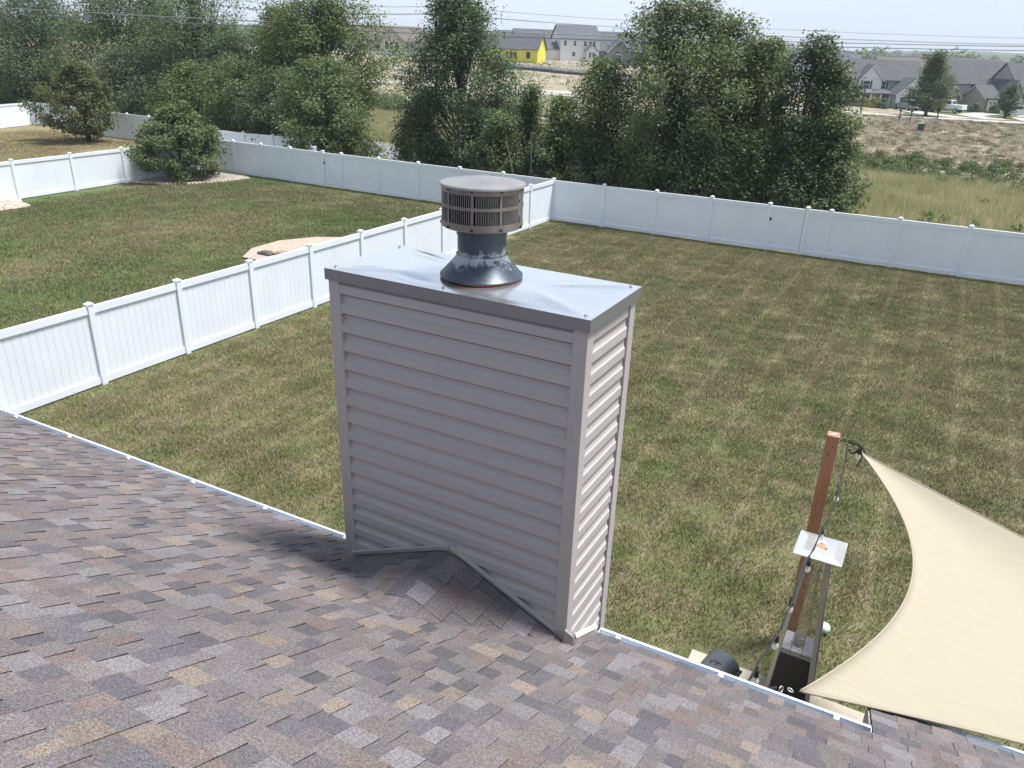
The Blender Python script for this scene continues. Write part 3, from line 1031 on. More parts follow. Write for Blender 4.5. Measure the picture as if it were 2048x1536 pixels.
for k in range(NSEC):
    for z0, z1 in ((CB + 0.038, CB + 0.12), (CB + 0.134, CT - 0.034)):
        for j in range(10):
            a = posts_a[k] + 2 * math.pi / NSEC * (0.09 + 0.82 * (j + 0.5) / 10)
            rd = Vector((math.cos(a), math.sin(a), 0))
            tg = Vector((-math.sin(a), math.cos(a), 0))
            c = Vector((VX, VY, 0)) + rd * (CR - 0.008)
            d = (tg * 0.55 + rd * 0.83)
            p, q = c - d * 0.0058, c + d * 0.0058
            th = 0.0012 * (tg * 0.83 - rd * 0.55)
            mb.frustum([(p - th)[:2] + (z0,), (q - th)[:2] + (z0,), (q + th)[:2] + (z0,), (p + th)[:2] + (z0,)] if False else
                       [tuple((p - th).xy) + (z0,), tuple((q - th).xy) + (z0,), tuple((q + th).xy) + (z0,), tuple((p + th).xy) + (z0,)],
                       [tuple((p - th).xy) + (z1,), tuple((q - th).xy) + (z1,), tuple((q + th).xy) + (z1,), tuple((p + th).xy) + (z1,)])
tag(mb.build('louvre_slats', M['cap_metal'], vent), None, None, None, 'stuff')
MB().lathe([(0.0, CB + 0.01), (0.165, CB + 0.01), (0.165, CT - 0.01), (0.0, CT - 0.01)], 40, (VX, VY, 0)).build('inner_drum', M['black_panel'], vent, smooth=False)  # drum blackened so the gaps between slats look deeply shaded
o = MB().lathe([(0.0, 0.043), (0.03, 0.041), (0.07, 0.034), (0.13, 0.022), (0.20, 0.011), (0.244, 0.006), (0.247, 0.002), (0.247, -0.008), (0.240, -0.010), (0.240, -0.002)], 72, (VX, VY, CT)).build('cap_lid', M['cap_metal'], vent)
sharp(o, 40)
mb = MB()
for k in range(NSEC):
    a = posts_a[k]
    for z in (CB + 0.012, CT - 0.012):
        c = Vector((VX + CR * math.cos(a), VY + CR * math.sin(a), z))
        mb.tube([c, c + Vector((math.cos(a), math.sin(a), 0)) * 0.008], 0.008, 6)
tag(mb.build('cage_bolts', M['black_plastic'], vent), None, None, None, 'stuff')

# ---- gutters (K-style) with hangers
GP = [(0.0, 0.0), (0.0, -0.125), (0.075, -0.125), (0.082, -0.095), (0.112, -0.055), (0.120, -0.012), (0.120, 0.0), (0.102, 0.0), (0.102, -0.004), (0.1165, -0.006), (0.108, -0.055),
      (0.078, -0.092), (0.072, -0.121), (0.004, -0.121), (0.004, 0.0)]
def gutter(s0, s1, vv, hang0, hstep):
    p0 = RP(s0, vv)
    p0 = p0 + NH * 0.012
    p0.z = p0.z - 0.040
    ln = s1 - s0
    mb = MB()
    out = -NH
    mb.prism(GP, p0, out, (0, 0, 1), E_ * ln)
    for e, sg in ((0.0, 1), (ln - 0.003, 1)):
        mb.prism([GP[i] for i in range(7)], p0 + E_ * e, out, (0, 0, 1), E_ * 0.003)
    g = mb.build('gutter', M['white_metal'], house)
    inner = MB()
    inner.prism([(0.0055, -0.03), (0.0055, -0.1195), (0.070, -0.1195), (0.0765, -0.091), (0.1065, -0.054), (0.1145, -0.016), (0.1115, -0.016), (0.1035, -0.053), (0.0735, -0.089), (0.067, -0.1165), (0.0085, -0.1165), (0.0085, -0.03)], p0 + E_ * 0.004, out, (0, 0, 1), E_ * (ln - 0.008))
    inner.build('trough', M['gutter_in'], g)  # liner added over the inner walls to carry the painted sky reflection
    x = hang0
    while x < s1 - 0.05:
        q = p0 + E_ * (x - s0)
        h = MB()
        h.prism([(0.006, -0.012), (0.098, -0.012), (0.112, -0.018), (0.112, -0.022), (0.006, -0.028)], q - E_ * 0.011, out, (0, 0, 1), E_ * 0.022)
        h.prism([(0.075, -0.022), (0.108, -0.022), (0.112, -0.006), (0.10, 0.004), (0.078, -0.006)], q - E_ * 0.016, out, (0, 0, 1), E_ * 0.032)
        h.build('gutter_hanger', M['white_metal'], g)
        x += hstep
    return g
def s_at(x):
    return (x - O_.x) / E_.x
gutter(s_at(-12.5), s_at(-3.215), 0.0, s_at(-12.2), 0.86)
gutter(s_at(-1.41), s_at(0.325), 0.0, s_at(-1.27), 0.70)
gutter(s_at(0.34), s_at(6.6), EXT_V, s_at(0.9), 0.80)
# drip edge, fascia, soffit, walls
for s0, s1, vv in ((s_at(-12.5), s_at(-3.19), 0.0), (s_at(-1.44), s_at(0.32), 0.0), (s_at(0.335), s_at(6.6), EXT_V)):
    mb = MB()
    p = RP(s0, vv) + NH * 0.014
    mb.prism([(0, -0.034), (0, -0.21), (-0.02, -0.21), (-0.02, -0.034)], p, -NH, (0, 0, 1), E_ * (s1 - s0))
    mb.build('fascia', M['trim_white'], house)
mb = MB()
q0, q1 = RP(0.03, 0.0), RP(0.03, EXT_V)
mb.add([q0 + Vector((-0.012, 0, -0.012)), q1 + Vector((-0.012, 0, -0.012)), q1 + Vector((-0.012, 0, -0.20)), q0 + Vector((-0.012, 0, -0.20)),
        q0 + Vector((-0.001, 0, -0.012)), q1 + Vector((-0.001, 0, -0.012)), q1 + Vector((-0.001, 0, -0.20)), q0 + Vector((-0.001, 0, -0.20))],
       [(0, 1, 2, 3), (7, 6, 5, 4), (0, 4, 5, 1), (1, 5, 6, 2), (2, 6, 7, 3), (3, 7, 4, 0)])
mb.build('rake_trim', M['corner_trim'], house)
mb = MB()
mb.box(-12.1, 6.2, -9.8, 3.44, 0.0, 3.25)
mb.box(0.55, 6.2, 3.44, 4.15, 0.0, 3.0)
for xx in (-12.1, 6.18):
    mb.add([(xx, -9.8, 3.25), (xx, 3.44, 3.25), (xx, -3.3, 7.0), (xx + 0.02, -9.8, 3.25), (xx + 0.02, 3.44, 3.25), (xx + 0.02, -3.3, 7.0)], [(0, 1, 2), (5, 4, 3), (0, 3, 4, 1), (1, 4, 5, 2), (2, 5, 3, 0)])
mb.build('wall', M['wall_siding'], house)
# ------------------------------------------------------------------ fences
HF = 1.80
PWF = 0.13
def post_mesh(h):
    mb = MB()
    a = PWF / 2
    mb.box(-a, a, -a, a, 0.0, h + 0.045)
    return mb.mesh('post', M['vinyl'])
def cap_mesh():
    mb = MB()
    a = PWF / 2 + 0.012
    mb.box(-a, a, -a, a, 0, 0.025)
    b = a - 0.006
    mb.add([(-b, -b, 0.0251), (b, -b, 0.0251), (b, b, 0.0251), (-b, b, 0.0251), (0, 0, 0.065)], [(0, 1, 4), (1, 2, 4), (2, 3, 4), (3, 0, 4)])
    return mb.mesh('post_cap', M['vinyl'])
CAPM = cap_mesh()
RC = {}
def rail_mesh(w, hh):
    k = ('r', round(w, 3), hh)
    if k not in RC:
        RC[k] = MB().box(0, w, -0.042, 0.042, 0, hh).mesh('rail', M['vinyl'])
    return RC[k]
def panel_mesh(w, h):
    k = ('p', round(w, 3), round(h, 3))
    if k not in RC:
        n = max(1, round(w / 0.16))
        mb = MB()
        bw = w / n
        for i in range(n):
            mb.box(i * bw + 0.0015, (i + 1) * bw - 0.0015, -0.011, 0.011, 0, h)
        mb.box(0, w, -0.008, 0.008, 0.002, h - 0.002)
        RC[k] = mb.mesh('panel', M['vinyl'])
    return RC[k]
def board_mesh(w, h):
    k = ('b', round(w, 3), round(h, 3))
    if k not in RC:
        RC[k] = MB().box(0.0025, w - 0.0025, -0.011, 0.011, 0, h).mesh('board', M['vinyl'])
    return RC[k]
def fence(label, p0, d, stations, boards=(), skip=(), h=HF, nopost=(), group=None):
    """stations: distances of the posts along direction d from p0"""
    L_ = math.hypot(*d)
    d = (d[0] / L_, d[1] / L_)
    root = thing('privacy_fence', label, 'fence', (p0[0], p0[1], 0), math.atan2(d[1], d[0]), group)
    pm = post_mesh(h)
    for i, s in enumerate(stations):
        if i in nopost: continue
        po = link('post', pm, root, (s, 0, 0))
        link('post_cap', CAPM, po, (0, 0, h + 0.046))
    for i in range(len(stations) - 1):
        if i in skip: continue
        a = stations[i] + PWF / 2 - 0.004
        w = stations[i + 1] - stations[i] - PWF + 0.008
        link('bottom_rail', rail_mesh(w, 0.15), root, (a, 0, 0.04))
        link('top_rail', rail_mesh(w, 0.15), root, (a, 0, h - 0.15))
        ph = h - 0.15 - 0.19 + 0.02
        if i in boards:
            n = max(1, round(w / 0.165))
            for k in range(n):
                link('board', board_mesh(w / n, ph), root, (a + k * w / n, 0, 0.18))
        else:
            link('panel', panel_mesh(w, ph), root, (a, 0, 0.18))
    return root
XF, YB = -15.42, 31.95
st = [9.46 + 2.252 * i - 2.70 for i in range(-3, 11)]
fence('white board fence between the two lawns, running toward the back corner', (XF, 2.70), (0, 1), [s for s in st], boards=range(0, 9))
xs = [-15.42, -12.95, -10.56, -8.19, -5.86, -4.42, -3.56, -1.15, 1.16, 3.5, 5.9, 8.3]
fence('white vinyl fence along the back of the half dry lawn', (XF, YB), (1, 0), [x - XF for x in xs], skip=(4,), nopost=(0,))
# gate in that fence
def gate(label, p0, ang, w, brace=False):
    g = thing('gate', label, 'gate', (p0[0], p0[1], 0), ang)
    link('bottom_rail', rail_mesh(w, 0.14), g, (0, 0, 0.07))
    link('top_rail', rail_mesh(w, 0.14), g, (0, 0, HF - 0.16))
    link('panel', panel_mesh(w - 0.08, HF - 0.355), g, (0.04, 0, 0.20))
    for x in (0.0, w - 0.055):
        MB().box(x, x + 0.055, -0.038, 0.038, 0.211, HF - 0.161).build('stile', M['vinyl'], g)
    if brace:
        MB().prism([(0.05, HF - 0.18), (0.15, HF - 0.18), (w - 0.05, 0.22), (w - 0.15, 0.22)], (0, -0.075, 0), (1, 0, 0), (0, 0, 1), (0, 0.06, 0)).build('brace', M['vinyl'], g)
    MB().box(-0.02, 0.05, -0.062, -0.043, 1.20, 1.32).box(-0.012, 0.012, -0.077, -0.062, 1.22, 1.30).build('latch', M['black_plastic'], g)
    return g
gate('flush white gate in the fence behind the half dry lawn', (-5.86 + 0.085, YB), 0, 1.27)
fd = (-15.5 + 38.6, 32.1 - 32.75)
fl = math.hypot(*fd)
nst = [0.0, 2.25, 4.5, 6.75, 9.16, 10.46, 12.98, 15.5, 18.0, 20.45, fl - 0.02]
fence('white vinyl fence behind the greener lawn of the yard next door', (-38.6, 32.75), fd, nst, skip=(4,), nopost=(10,))
gx = -38.6 + fd[0] / fl * (9.16 + 0.085)
gy = 32.75 + fd[1] / fl * (9.16 + 0.085)
gate('white gate with a diagonal brace in the fence next door', (gx, gy), math.atan2(fd[1], fd[0]), 1.13, True)
d2 = (-38.6 + 36.6, 32.75 - 8.0)
l2 = math.hypot(*d2)
fence('white fence dividing the greener lawn from the dry tan lawn', (-36.6, 8.0), d2, [l2 - 0.01 - 3.0 * k for k in range(8, -1, -1)], nopost=(8,), h=1.75)
far_pts = [(-64.0, 27.0), (-68.0, 37.4), (-69.2, 40.7), (-66.2, 41.4), (-60.1, 39.7), (-52.3, 39.4), (-45.5, 36.3), (-38.7, 32.9)]
far_lab = ['white fence on the far side of the dry tan lawn', None, 'short white fence panel at the far bend of the dry tan lawn', 'white fence behind the small rusty leaved tree', 'white fence in tree shade at the back of the dry tan lawn', 'white fence between the rusty tree and the big corner bush', None]
segs = [(0, 1, 4), (1, 2, 1), (2, 3, 1), (3, 4, 2), (4, 5, 3), (5, 7, 5)]
segl = ['white fence on the far side of the dry tan lawn', 'single white fence bay left of the far bend, on the tan lawn', 'single white fence bay at the far bend of the tan lawn', 'two bay white fence behind the small rusty leaved tree', 'white fence in tree shade at the back of the tan lawn', 'white fence leading from the shaded back to the big corner bush']
for (a, b, n), lb in zip(segs, segl):
    p, q = far_pts[a], far_pts[b]
    l = math.dist(p, q)
    fence(lb, p, (q[0] - p[0], q[1] - p[1]), [l * k / n for k in range(n + 1)], nopost=(n,) if b != 7 else (), h=1.82)
fence('low strip of white fence showing beyond the corner bush, under dark trees', (-41.5, 36.0), (1.0, 0.03), [0, 2.4, 4.8, 7.2], h=1.85)
fence('white fence running from behind the corner bush down to the road side', (-34.2, 36.2), (3.2, -2.6), [0, 2.2, 4.2], h=1.80, nopost=(0,))

# ------------------------------------------------------------------ yard: posts, sail, lights, heater, grill
def wood_post(label, x, y, h, rz, a=0.07, blemish=True):
    o = thing('wood_post', label, 'post', (x, y, 0), rz)
    b = bevel(MB().box(-a, a, -a, a, 0.0, h).build('shaft', M['cedar'], o), 0.006, 2)
    if blemish:
        MB().prism([(-0.045, -0.02), (0.0, -0.035), (0.045, 0.03), (0.005, 0.02)], (0, 0, h + 0.0015), (1, 0, 0), (0, 1, 0), (0, 0, 0.002)).build('paint_chip', M['trim_white'], o)
        k = MB()
        for (u, z, r_) in ((0.012, h - 0.13, 0.010), (-0.02, h - 0.24, 0.012)):
            k.tube([(u, -a - 0.0015, z), (u, -a + 0.004, z)], r_, 10)
        k.build('knot', M['black_panel'], o)
    return o
wood_post('tall reddish brown stained wood post behind the patio heater', -0.50, 8.90, 3.10, R(4))
wood_post('second reddish brown stained post holding the far sail corner', 6.25, 5.85, 3.05, R(-20), blemish=False)

A_, B_, C_ = Vector((-0.19, 9.40, 2.72)), Vector((-0.115, 4.32, 3.30)), Vector((5.85, 5.62, 2.75))
def sail_pt(t, w):
    ab = A_.lerp(B_, t)
    ac = A_.lerp(C_, t)
    nab = (C_ - A_.lerp(B_, 0.5)).normalized()
    nac = (B_ - A_.lerp(C_, 0.5)).normalized()
    ab = ab + nab * (0.66 * (math.sin(math.pi * t) ** 0.95))
    ac = ac + nac * (0.10 * math.sin(math.pi * t))
    p = ab.lerp(ac, w)
    up = (A_ - B_.lerp(C_, 0.5)).normalized()
    p = p + up * (0.22 * 4 * w * (1 - w) * t ** 3)
    p.z += -0.20 * math.sin(math.pi * t) * math.sin(math.pi * w) + 0.008 * math.sin(14 * t + 3 * w) * math.sin(math.pi * w)
    return p
sail = thing('shade_sail', 'cream triangular fabric shade sail stretched over the patio', 'shade sail', tuple(A_))
def rel(p): return tuple(Vector(p) - A_)
mb = MB()
mb.grid(lambda u, w: rel(sail_pt(max(u, 0.004), w)), 60, 48)
cl = mb.build('canopy', M['sail'], sail, smooth=True)
s_ = cl.modifiers.new('thickness', 'SOLIDIFY')
s_.thickness = 0.003
for fn in (lambda t: sail_pt(t, 0.0), lambda t: sail_pt(t, 1.0), lambda t: sail_pt(1.0, t)):
    mb = MB()
    mb.tube([rel(fn(0.004 + 0.992 * i / 50)) for i in range(51)], 0.0075, 6)
    mb.build('hem', M['sail'], sail, smooth=True)
# hardware at the corners
def ring(c, r_, w, ax, name, par):
    mb = MB()
    ax = Vector(ax).normalized()
    u = ax.orthogonal().normalized()
    v2 = ax.cross(u)
    mb.tube([tuple(Vector(c) + (u * math.cos(a) + v2 * math.sin(a)) * r_) for a in [2 * math.pi * i / 16 for i in range(17)]], w, 6)
    return mb.build(name, M['steel'], par, smooth=True)
ring(rel(B_ + Vector((-0.05, -0.03, 0.01))), 0.018, 0.005, (0.3, 0.2, 1), 'corner_ring', sail)
ring(rel(B_ + Vector((-0.105, -0.06, 0.015))), 0.02, 0.005, (1, -0.4, 0.3), 'shackle', sail)
MB().tube([rel(B_ + Vector((-0.13, -0.07, 0.02))), rel(B_ + Vector((-0.19, -0.10, 0.0)))], 0.014, 8).build('turnbuckle', M['black_panel'], sail)
MB().tube([rel(B_ + Vector((-0.19, -0.10, 0.0))), rel(Vector((-0.50, 4.06, 3.24)))], 0.004, 6).build('guy_wire', M['dull_steel'], sail)
ring(rel(A_ + Vector((-0.03, -0.02, 0.03))), 0.022, 0.005, (0.3, 1, 0.2), 'corner_ring', sail)
MB().tube([rel(A_ + Vector((-0.03, -0.02, 0.04))), rel(Vector((-0.43, 8.88, 3.02)))], 0.005, 6).build('guy_wire', M['black_plastic'], sail)
MB().tube([rel(C_), rel(Vector((6.19, 5.80, 2.9)))], 0.005, 6).build('guy_wire', M['black_plastic'], sail)

STR = [(-0.40, 8.90, 3.06), (-0.33, 8.85, 3.04), (-0.30, 8.5, 2.76), (-0.30, 8.1, 2.63), (-0.33, 7.7, 2.59), (-0.36, 7.2, 2.58), (-0.38, 6.8, 2.63), (-0.38, 6.2, 2.69), (-0.38, 5.7, 2.80), (-0.39, 5.2, 2.94), (-0.42, 4.8, 3.06), (-0.43, 4.3, 3.25), (-0.44, 4.05, 3.30)]
def smooth_path(P, n=6):
    P = [Vector(p) for p in P]
    out = []
    for i in range(len(P) - 1):
        p0, p1, p2, p3 = P[max(i - 1, 0)], P[i], P[i + 1], P[min(i + 2, len(P) - 1)]
        for k in range(n):
            t = k / n
            out.append(0.5 * ((2 * p1) + (p2 - p0) * t + (2 * p0 - 5 * p1 + 4 * p2 - p3) * t * t + (3 * p1 - p0 - 3 * p2 + p3) * t ** 3))
    out.append(P[-1])
    return out
def string_light(label, path, bulbs):
    o = thing('string_light', label, 'string lights', tuple(path[0]))
    o0 = Vector(path[0])
    mb = MB()
    sp = smooth_path(path)
    mb.tube([p - o0 for p in sp], 0.0065, 6)
    mb.tube([p - o0 + Vector((0.010 * math.sin(i * 0.9), 0.006 * math.cos(i * 0.9), 0.008 * math.cos(i * 0.9))) for i, p in enumerate(sp)], 0.0035, 5)
    mb.build('cord', M['cable'], o, smooth=True)
    for b in bulbs:
        b = Vector(b) - o0
        MB().lathe([(0.0, 0.005), (0.012, 0.0), (0.020, -0.012), (0.021, -0.062), (0.017, -0.066), (0.0, -0.066)], 12, b).tube([b + Vector((0, 0, 0.035)), b + Vector((0, 0, 0.0))], 0.006, 6).build('bulb_socket', M['black_plastic'], o, smooth=True)
        bl = MB().lathe([(0.016, -0.066), (0.022, -0.082), (0.029, -0.102), (0.027, -0.122), (0.016, -0.136), (0.0, -0.140)], 14, b).build('bulb', M['bulb_glass'], o, smooth=True)
        MB().tube([b + Vector((0, 0, -0.068)), b + Vector((0.006, 0, -0.09)), b + Vector((-0.004, 0, -0.11))], 0.003, 5).build('filament', M['trim_white'], bl)
    return o
string_light('black string of clear bulbs drooping from the stained post to the eave', STR,
             [(-0.30, 8.35, 2.68), (-0.34, 7.68, 2.55), (-0.365, 7.0, 2.56), (-0.39, 6.15, 2.655), (-0.39, 5.35, 2.86), (-0.42, 4.62, 3.09)])
string_light('black string of bulbs hung just behind the sail from the post', [(-0.42, 8.92, 3.03), (-0.22, 9.38, 2.80), (-0.07, 9.44, 2.66), (0.25, 9.36, 2.60), (0.60, 9.16, 2.55), (1.2, 8.85, 2.50), (2.5, 8.2, 2.45), (4.2, 7.2, 2.5), (6.15, 5.9, 2.8)],
             [(-0.20, 9.30, 2.80), (1.5, 8.72, 2.45), (2.7, 8.1, 2.42)])
mb = MB()
for k in range(3):
    mb.tube(smooth_path([(0, 0, 0), (0.08 + 0.03 * k, 0.03, 0.02 - 0.02 * k), (0.15 + 0.02 * k, 0.06, -0.06), (0.10, 0.04 + 0.02 * k, -0.14 - 0.02 * k), (0.02 + 0.02 * k, 0.02, -0.10)]), 0.006, 5)
mb.tube(smooth_path([(0.16, 0.06, -0.06), (0.20, 0.08, -0.2), (0.17, 0.08, -0.33)]), 0.009, 6)
tag(mb.build('cord_coil', M['cable'], None, loc=(-0.36, 9.02, 2.99)), 'loose loops of black cord bunched beside the post top', 'cord')

def heater(x, y, z0):
    o = thing('patio_heater', 'pyramid patio heater with wire cage, black base and mirror top', 'patio heater', (x, y, z0))
    hb, ht = 0.245, 0.105          # half widths at foot and top
    H = 2.06
    def hw(z): return hb + (ht - hb) * z / H
    for sx in (-1, 1):
        for sy in (-1, 1):
            a, b = hw(0.0), hw(H)
            w = 0.024
            q = lambda c, z: [(sx * (c + w), sy * (c + w), z), (sx * (c - w), sy * (c + w), z), (sx * (c - w), sy * (c - w), z), (sx * (c + w), sy * (c - w), z)]
            bevel(MB().frustum(q(a, 0.02), q(b, H)).build('leg', M['steel'], o), 0.006, 2)
    zb = 0.74
    for sx, sy in ((0, -1), (0, 1), (1, 0), (-1, 0)):
        a, b = hw(0.05) - 0.002, hw(zb) - 0.002
        wa, wb = a - 0.026, b - 0.026
        if sx == 0:
            P = [(-wa, sy * a, 0.05), (wa, sy * a, 0.05), (wa, sy * (a - 0.01), 0.05), (-wa, sy * (a - 0.01), 0.05)]
            Q = [(-wb, sy * b, zb), (wb, sy * b, zb), (wb, sy * (b - 0.01), zb), (-wb, sy * (b - 0.01), zb)]
        else:
            P = [(sx * a, -wa, 0.05), (sx * a, wa, 0.05), (sx * (a - 0.01), wa, 0.05), (sx * (a - 0.01), -wa, 0.05)]
            Q = [(sx * b, -wb, zb), (sx * b, wb, zb), (sx * (b - 0.01), wb, zb), (sx * (b - 0.01), -wb, zb)]
        MB().frustum(P, Q).build('base_panel', M['black_panel'], o)
    c = hw(zb) + 0.004
    MB().box(-c, c, -c, c, zb + 0.002, zb + 0.032).build('collar_frame', M['dull_steel'], o)
    MB().box(-c + 0.03, c - 0.03, -c + 0.03, c - 0.03, zb + 0.034, zb + 0.044).build('burner_plate', M['trim_white'], o)
    bn = MB().lathe([(0.062, 0.0), (0.062, 0.11), (0.052, 0.115), (0.0, 0.115)], 24, (0, 0, zb + 0.045)).build('burner', M['steel'], o)
    MB().lathe([(0.055, 0.16), (0.055, 1.22)], 24, (0, 0, zb)).build('glass_tube', M['heat_glass'], o, smooth=True)
    for s in range(4):
        mb = MB()
        z = zb + 0.05
        while z < H - 0.08:
            a = hw(z) + 0.012
            mb.box(-a + 0.02, a - 0.02, -a - 0.0015, -a + 0.0015, z, z + 0.0035)
            z += 0.030
        for u in (-0.34, 0.34):
            a0, a1 = hw(zb) + 0.014, hw(H) + 0.014
            mb.tube([(u * a0 * 0.9, -a0, zb + 0.04), (u * a1 * 0.9, -a1, H - 0.08)], 0.003, 4)
        g = mb.build('wire_grille', M['wire'], o, rot=(0, 0, s * math.pi / 2))
    MB().box(-ht - 0.03, ht + 0.03, -ht - 0.03, ht + 0.03, H + 0.002, H + 0.03).build('top_frame', M['dull_steel'], o)
    r_ = 0.252
    mb = MB()
    q = 0.16
    mb.add([(-r_, -r_, 2.13), (r_, -r_, 2.13), (r_, r_, 2.13), (-r_, r_, 2.13), (-q, -q, 2.155), (q, -q, 2.155), (q, q, 2.155), (-q, q, 2.155), (-r_, -r_, 2.118), (r_, -r_, 2.118), (r_, r_, 2.118), (-r_, r_, 2.118)],
           [(4, 5, 6, 7), (0, 1, 5, 4), (1, 2, 6, 5), (2, 3, 7, 6), (3, 0, 4, 7), (8, 9, 1, 0), (9, 10, 2, 1), (10, 11, 3, 2), (11, 8, 0, 3), (11, 10, 9, 8)])
    mb.build('reflector', M['mirror'], o)
    MB().tube([(0, 0, H + 0.03), (0, 0, 2.118)], 0.012, 8).build('top_rod', M['steel'], o)
    mb = MB()
    mb.prism([(-0.07, -0.02), (0.045, -0.055), (0.065, -0.02), (0.01, 0.055), (-0.03, 0.05)], (0.01, 0.0, 2.1565), (1, 0, 0), (0, 1, 0), (0, 0, 0.0015))
    mb.build('rust_patch', M['rust_light'], o)
    mb = MB()
    for (u, v2) in ((-0.06, -0.015), (0.055, -0.04), (0.0, 0.045)):
        mb.lathe([(0.0, 0.010), (0.008, 0.008), (0.010, 0.0)], 8, (u, v2, 2.158))
    tag(mb.build('top_nuts', M['rust'], o), None, None, None, 'stuff')
    return o
M['mirror'] = simple('reflector_aluminium', (0.84, 0.87, 0.90), 0.14, metal=0.65, var=0.03, scale=10.0)
M['rust_light'] = simple('rust_stain', (0.48, 0.24, 0.12), 0.8, var=0.3, scale=30.0)
heater(-0.325, 7.90, 0.045)

def grill(x, y, rz):
    o = thing('barrel_grill', 'dark grey grill with a rounded lid standing on the patio by the gutter', 'grill', (x, y, 0.045), rz)
    hood, r_ = 0.27, 0.21
    n = 16
    arc = [(r_ * math.cos(math.pi * i / n), hood + 0.02 + 0.19 * math.sin(math.pi * i / n)) for i in range(n + 1)]
    bevel(MB().prism(arc, (0, -0.2, 0), (1, 0, 0), (0, 0, 1), (0, 0.4, 0)).build('lid', M['grey_plastic'], o), 0.012, 2)
    bt = [(-0.21, hood + 0.015), (-0.20, hood - 0.10), (-0.14, hood - 0.15), (0.14, hood - 0.15), (0.20, hood - 0.10), (0.21, hood + 0.015)]
    bevel(MB().prism(bt, (0, -0.195, 0), (1, 0, 0), (0, 0, 1), (0, 0.39, 0)).build('firebox', M['black_panel'], o), 0.008, 2)
    for sx in (-1, 1):
        for sy in (-1, 1):
            MB().tube([(sx * 0.13, sy * 0.16, hood - 0.14), (sx * 0.19, sy * 0.18, 0.0)], 0.016, 8).build('leg', M['black_plastic'], o)
    for pts in ([(-0.07, 0.03), (-0.045, -0.03), (-0.015, 0.035), (-0.045, 0.0)], [(-0.01, 0.035), (0.07, 0.035), (0.07, 0.018), (0.04, 0.018), (0.03, -0.03), (0.012, -0.03), (0.022, 0.018), (-0.01, 0.018)]):
        MB().prism(pts, (-0.02, -0.06, hood + 0.2095), (1, 0, 0), (0, 1, 0), (0, 0, 0.004)).build('badge', M['black_plastic'], o)
    MB().tube([(0.19, -0.12, hood + 0.10), (0.25, -0.12, hood + 0.12), (0.25, 0.12, hood + 0.12), (0.19, 0.12, hood + 0.10)], 0.012, 8).build('handle', M['black_plastic'], o)
    return o
grill(-1.12, 7.48, R(-12))
o = thing('garden_globe', 'small pale green glass garden globe on the grass by the heater', 'garden light', (-0.13, 9.30, 0))
MB().lathe([(0.0, 0.0), (0.05, 0.0), (0.05, 0.044), (0.0, 0.044)], 12).build('base', M['black_plastic'], o)
MB().lathe([(0.035, 0.045)] + [(0.088 * math.sin(math.pi * t / 12), 0.112 - 0.07 * math.cos(math.pi * t / 12)) for t in range(2, 13)], 20).build('glass', M['globe'], o, smooth=True)

# neighbour's corner bed, stones, step
sheet('planting_bed', [(-39.6, 28.2), (-38.4, 27.2), (-36.4, 27.6), (-35.0, 29.2), (-34.6, 31.2), (-35.2, 32.4), (-38.5, 32.6), (-39.2, 30.5)], M['mulch'], 'gravel bed round the corner bush', 0.03)
mb = MB()
rr_ = random.Random(3)
edge = [(-38.6, 27.1), (-37.4, 27.2), (-36.2, 27.6), (-35.3, 28.5), (-34.8, 29.6), (-34.5, 30.8), (-34.5, 31.8)]
for i in range(len(edge) - 1):
    n = 6
    for k in range(n):
        t_ = (k + 0.5) / n
        x = edge[i][0] * (1 - t_) + edge[i + 1][0] * t_
        y = edge[i][1] * (1 - t_) + edge[i + 1][1] * t_
        a = 0.10 * rr_.uniform(0.8, 1.2)
        mb.frustum([(x - a, y - a, 0), (x + a, y - a, 0), (x + a, y + a, 0), (x - a, y + a, 0)], [(x - a * .8, y - a * .8, .09), (x + a * .8, y - a * .8, .1), (x + a * .8, y + a * .8, .09), (x - a * .8, y + a * .8, .1)])
tag(mb.build('edging_stones', M['stone']), 'row of pale edging stones round the corner bed', 'stones', None, 'stuff')
mb = MB()
for i in range(420):
    x = rr_.uniform(-38.2, -35.6)
    y = 19.9 + (x + 36.9) * -0.35 + rr_.uniform(-1.2, 1.6) - 1.1
    a = rr_.uniform(0.06, 0.16)
    mb.lathe([(0.0, a * 0.9), (a * 0.7, a * 0.62), (a, a * 0.1), (a * 0.6, -a * 0.3)], 6, (x, y, 0.02), a0=rr_.uniform(0, 1), a1=rr_.uniform(0, 1) + 2 * math.pi) if False else mb.lathe([(0.0, a * rr_.uniform(.7, 1)), (a * 0.7, a * 0.62), (a, a * 0.1), (a * 0.6, -a * 0.3)], 6, (x, y, 0.02))
tag(mb.build('river_stones', M['stone']), 'heap of pale river stones by the dividing fence', 'stones', None, 'stuff')
for (x, y, a, c, lb) in ((-20.9, 19.75, 0.16, 'roof_brown', 'low dark brown stone block on the paver patio edge'), (-20.3, 20.0, 0.22, 'soil', 'low tan stone block on the round paver patio')):
    tag(bevel(MB().box(x - a * 1.8, x + a * 1.8, y - a, y + a, 0.06, 0.15).box(x - a, x + a, y - a * 0.8, y + a * 0.8, 0.151, 0.19).build('stone_block', M[c]), 0.02, 2), lb, 'stone block')
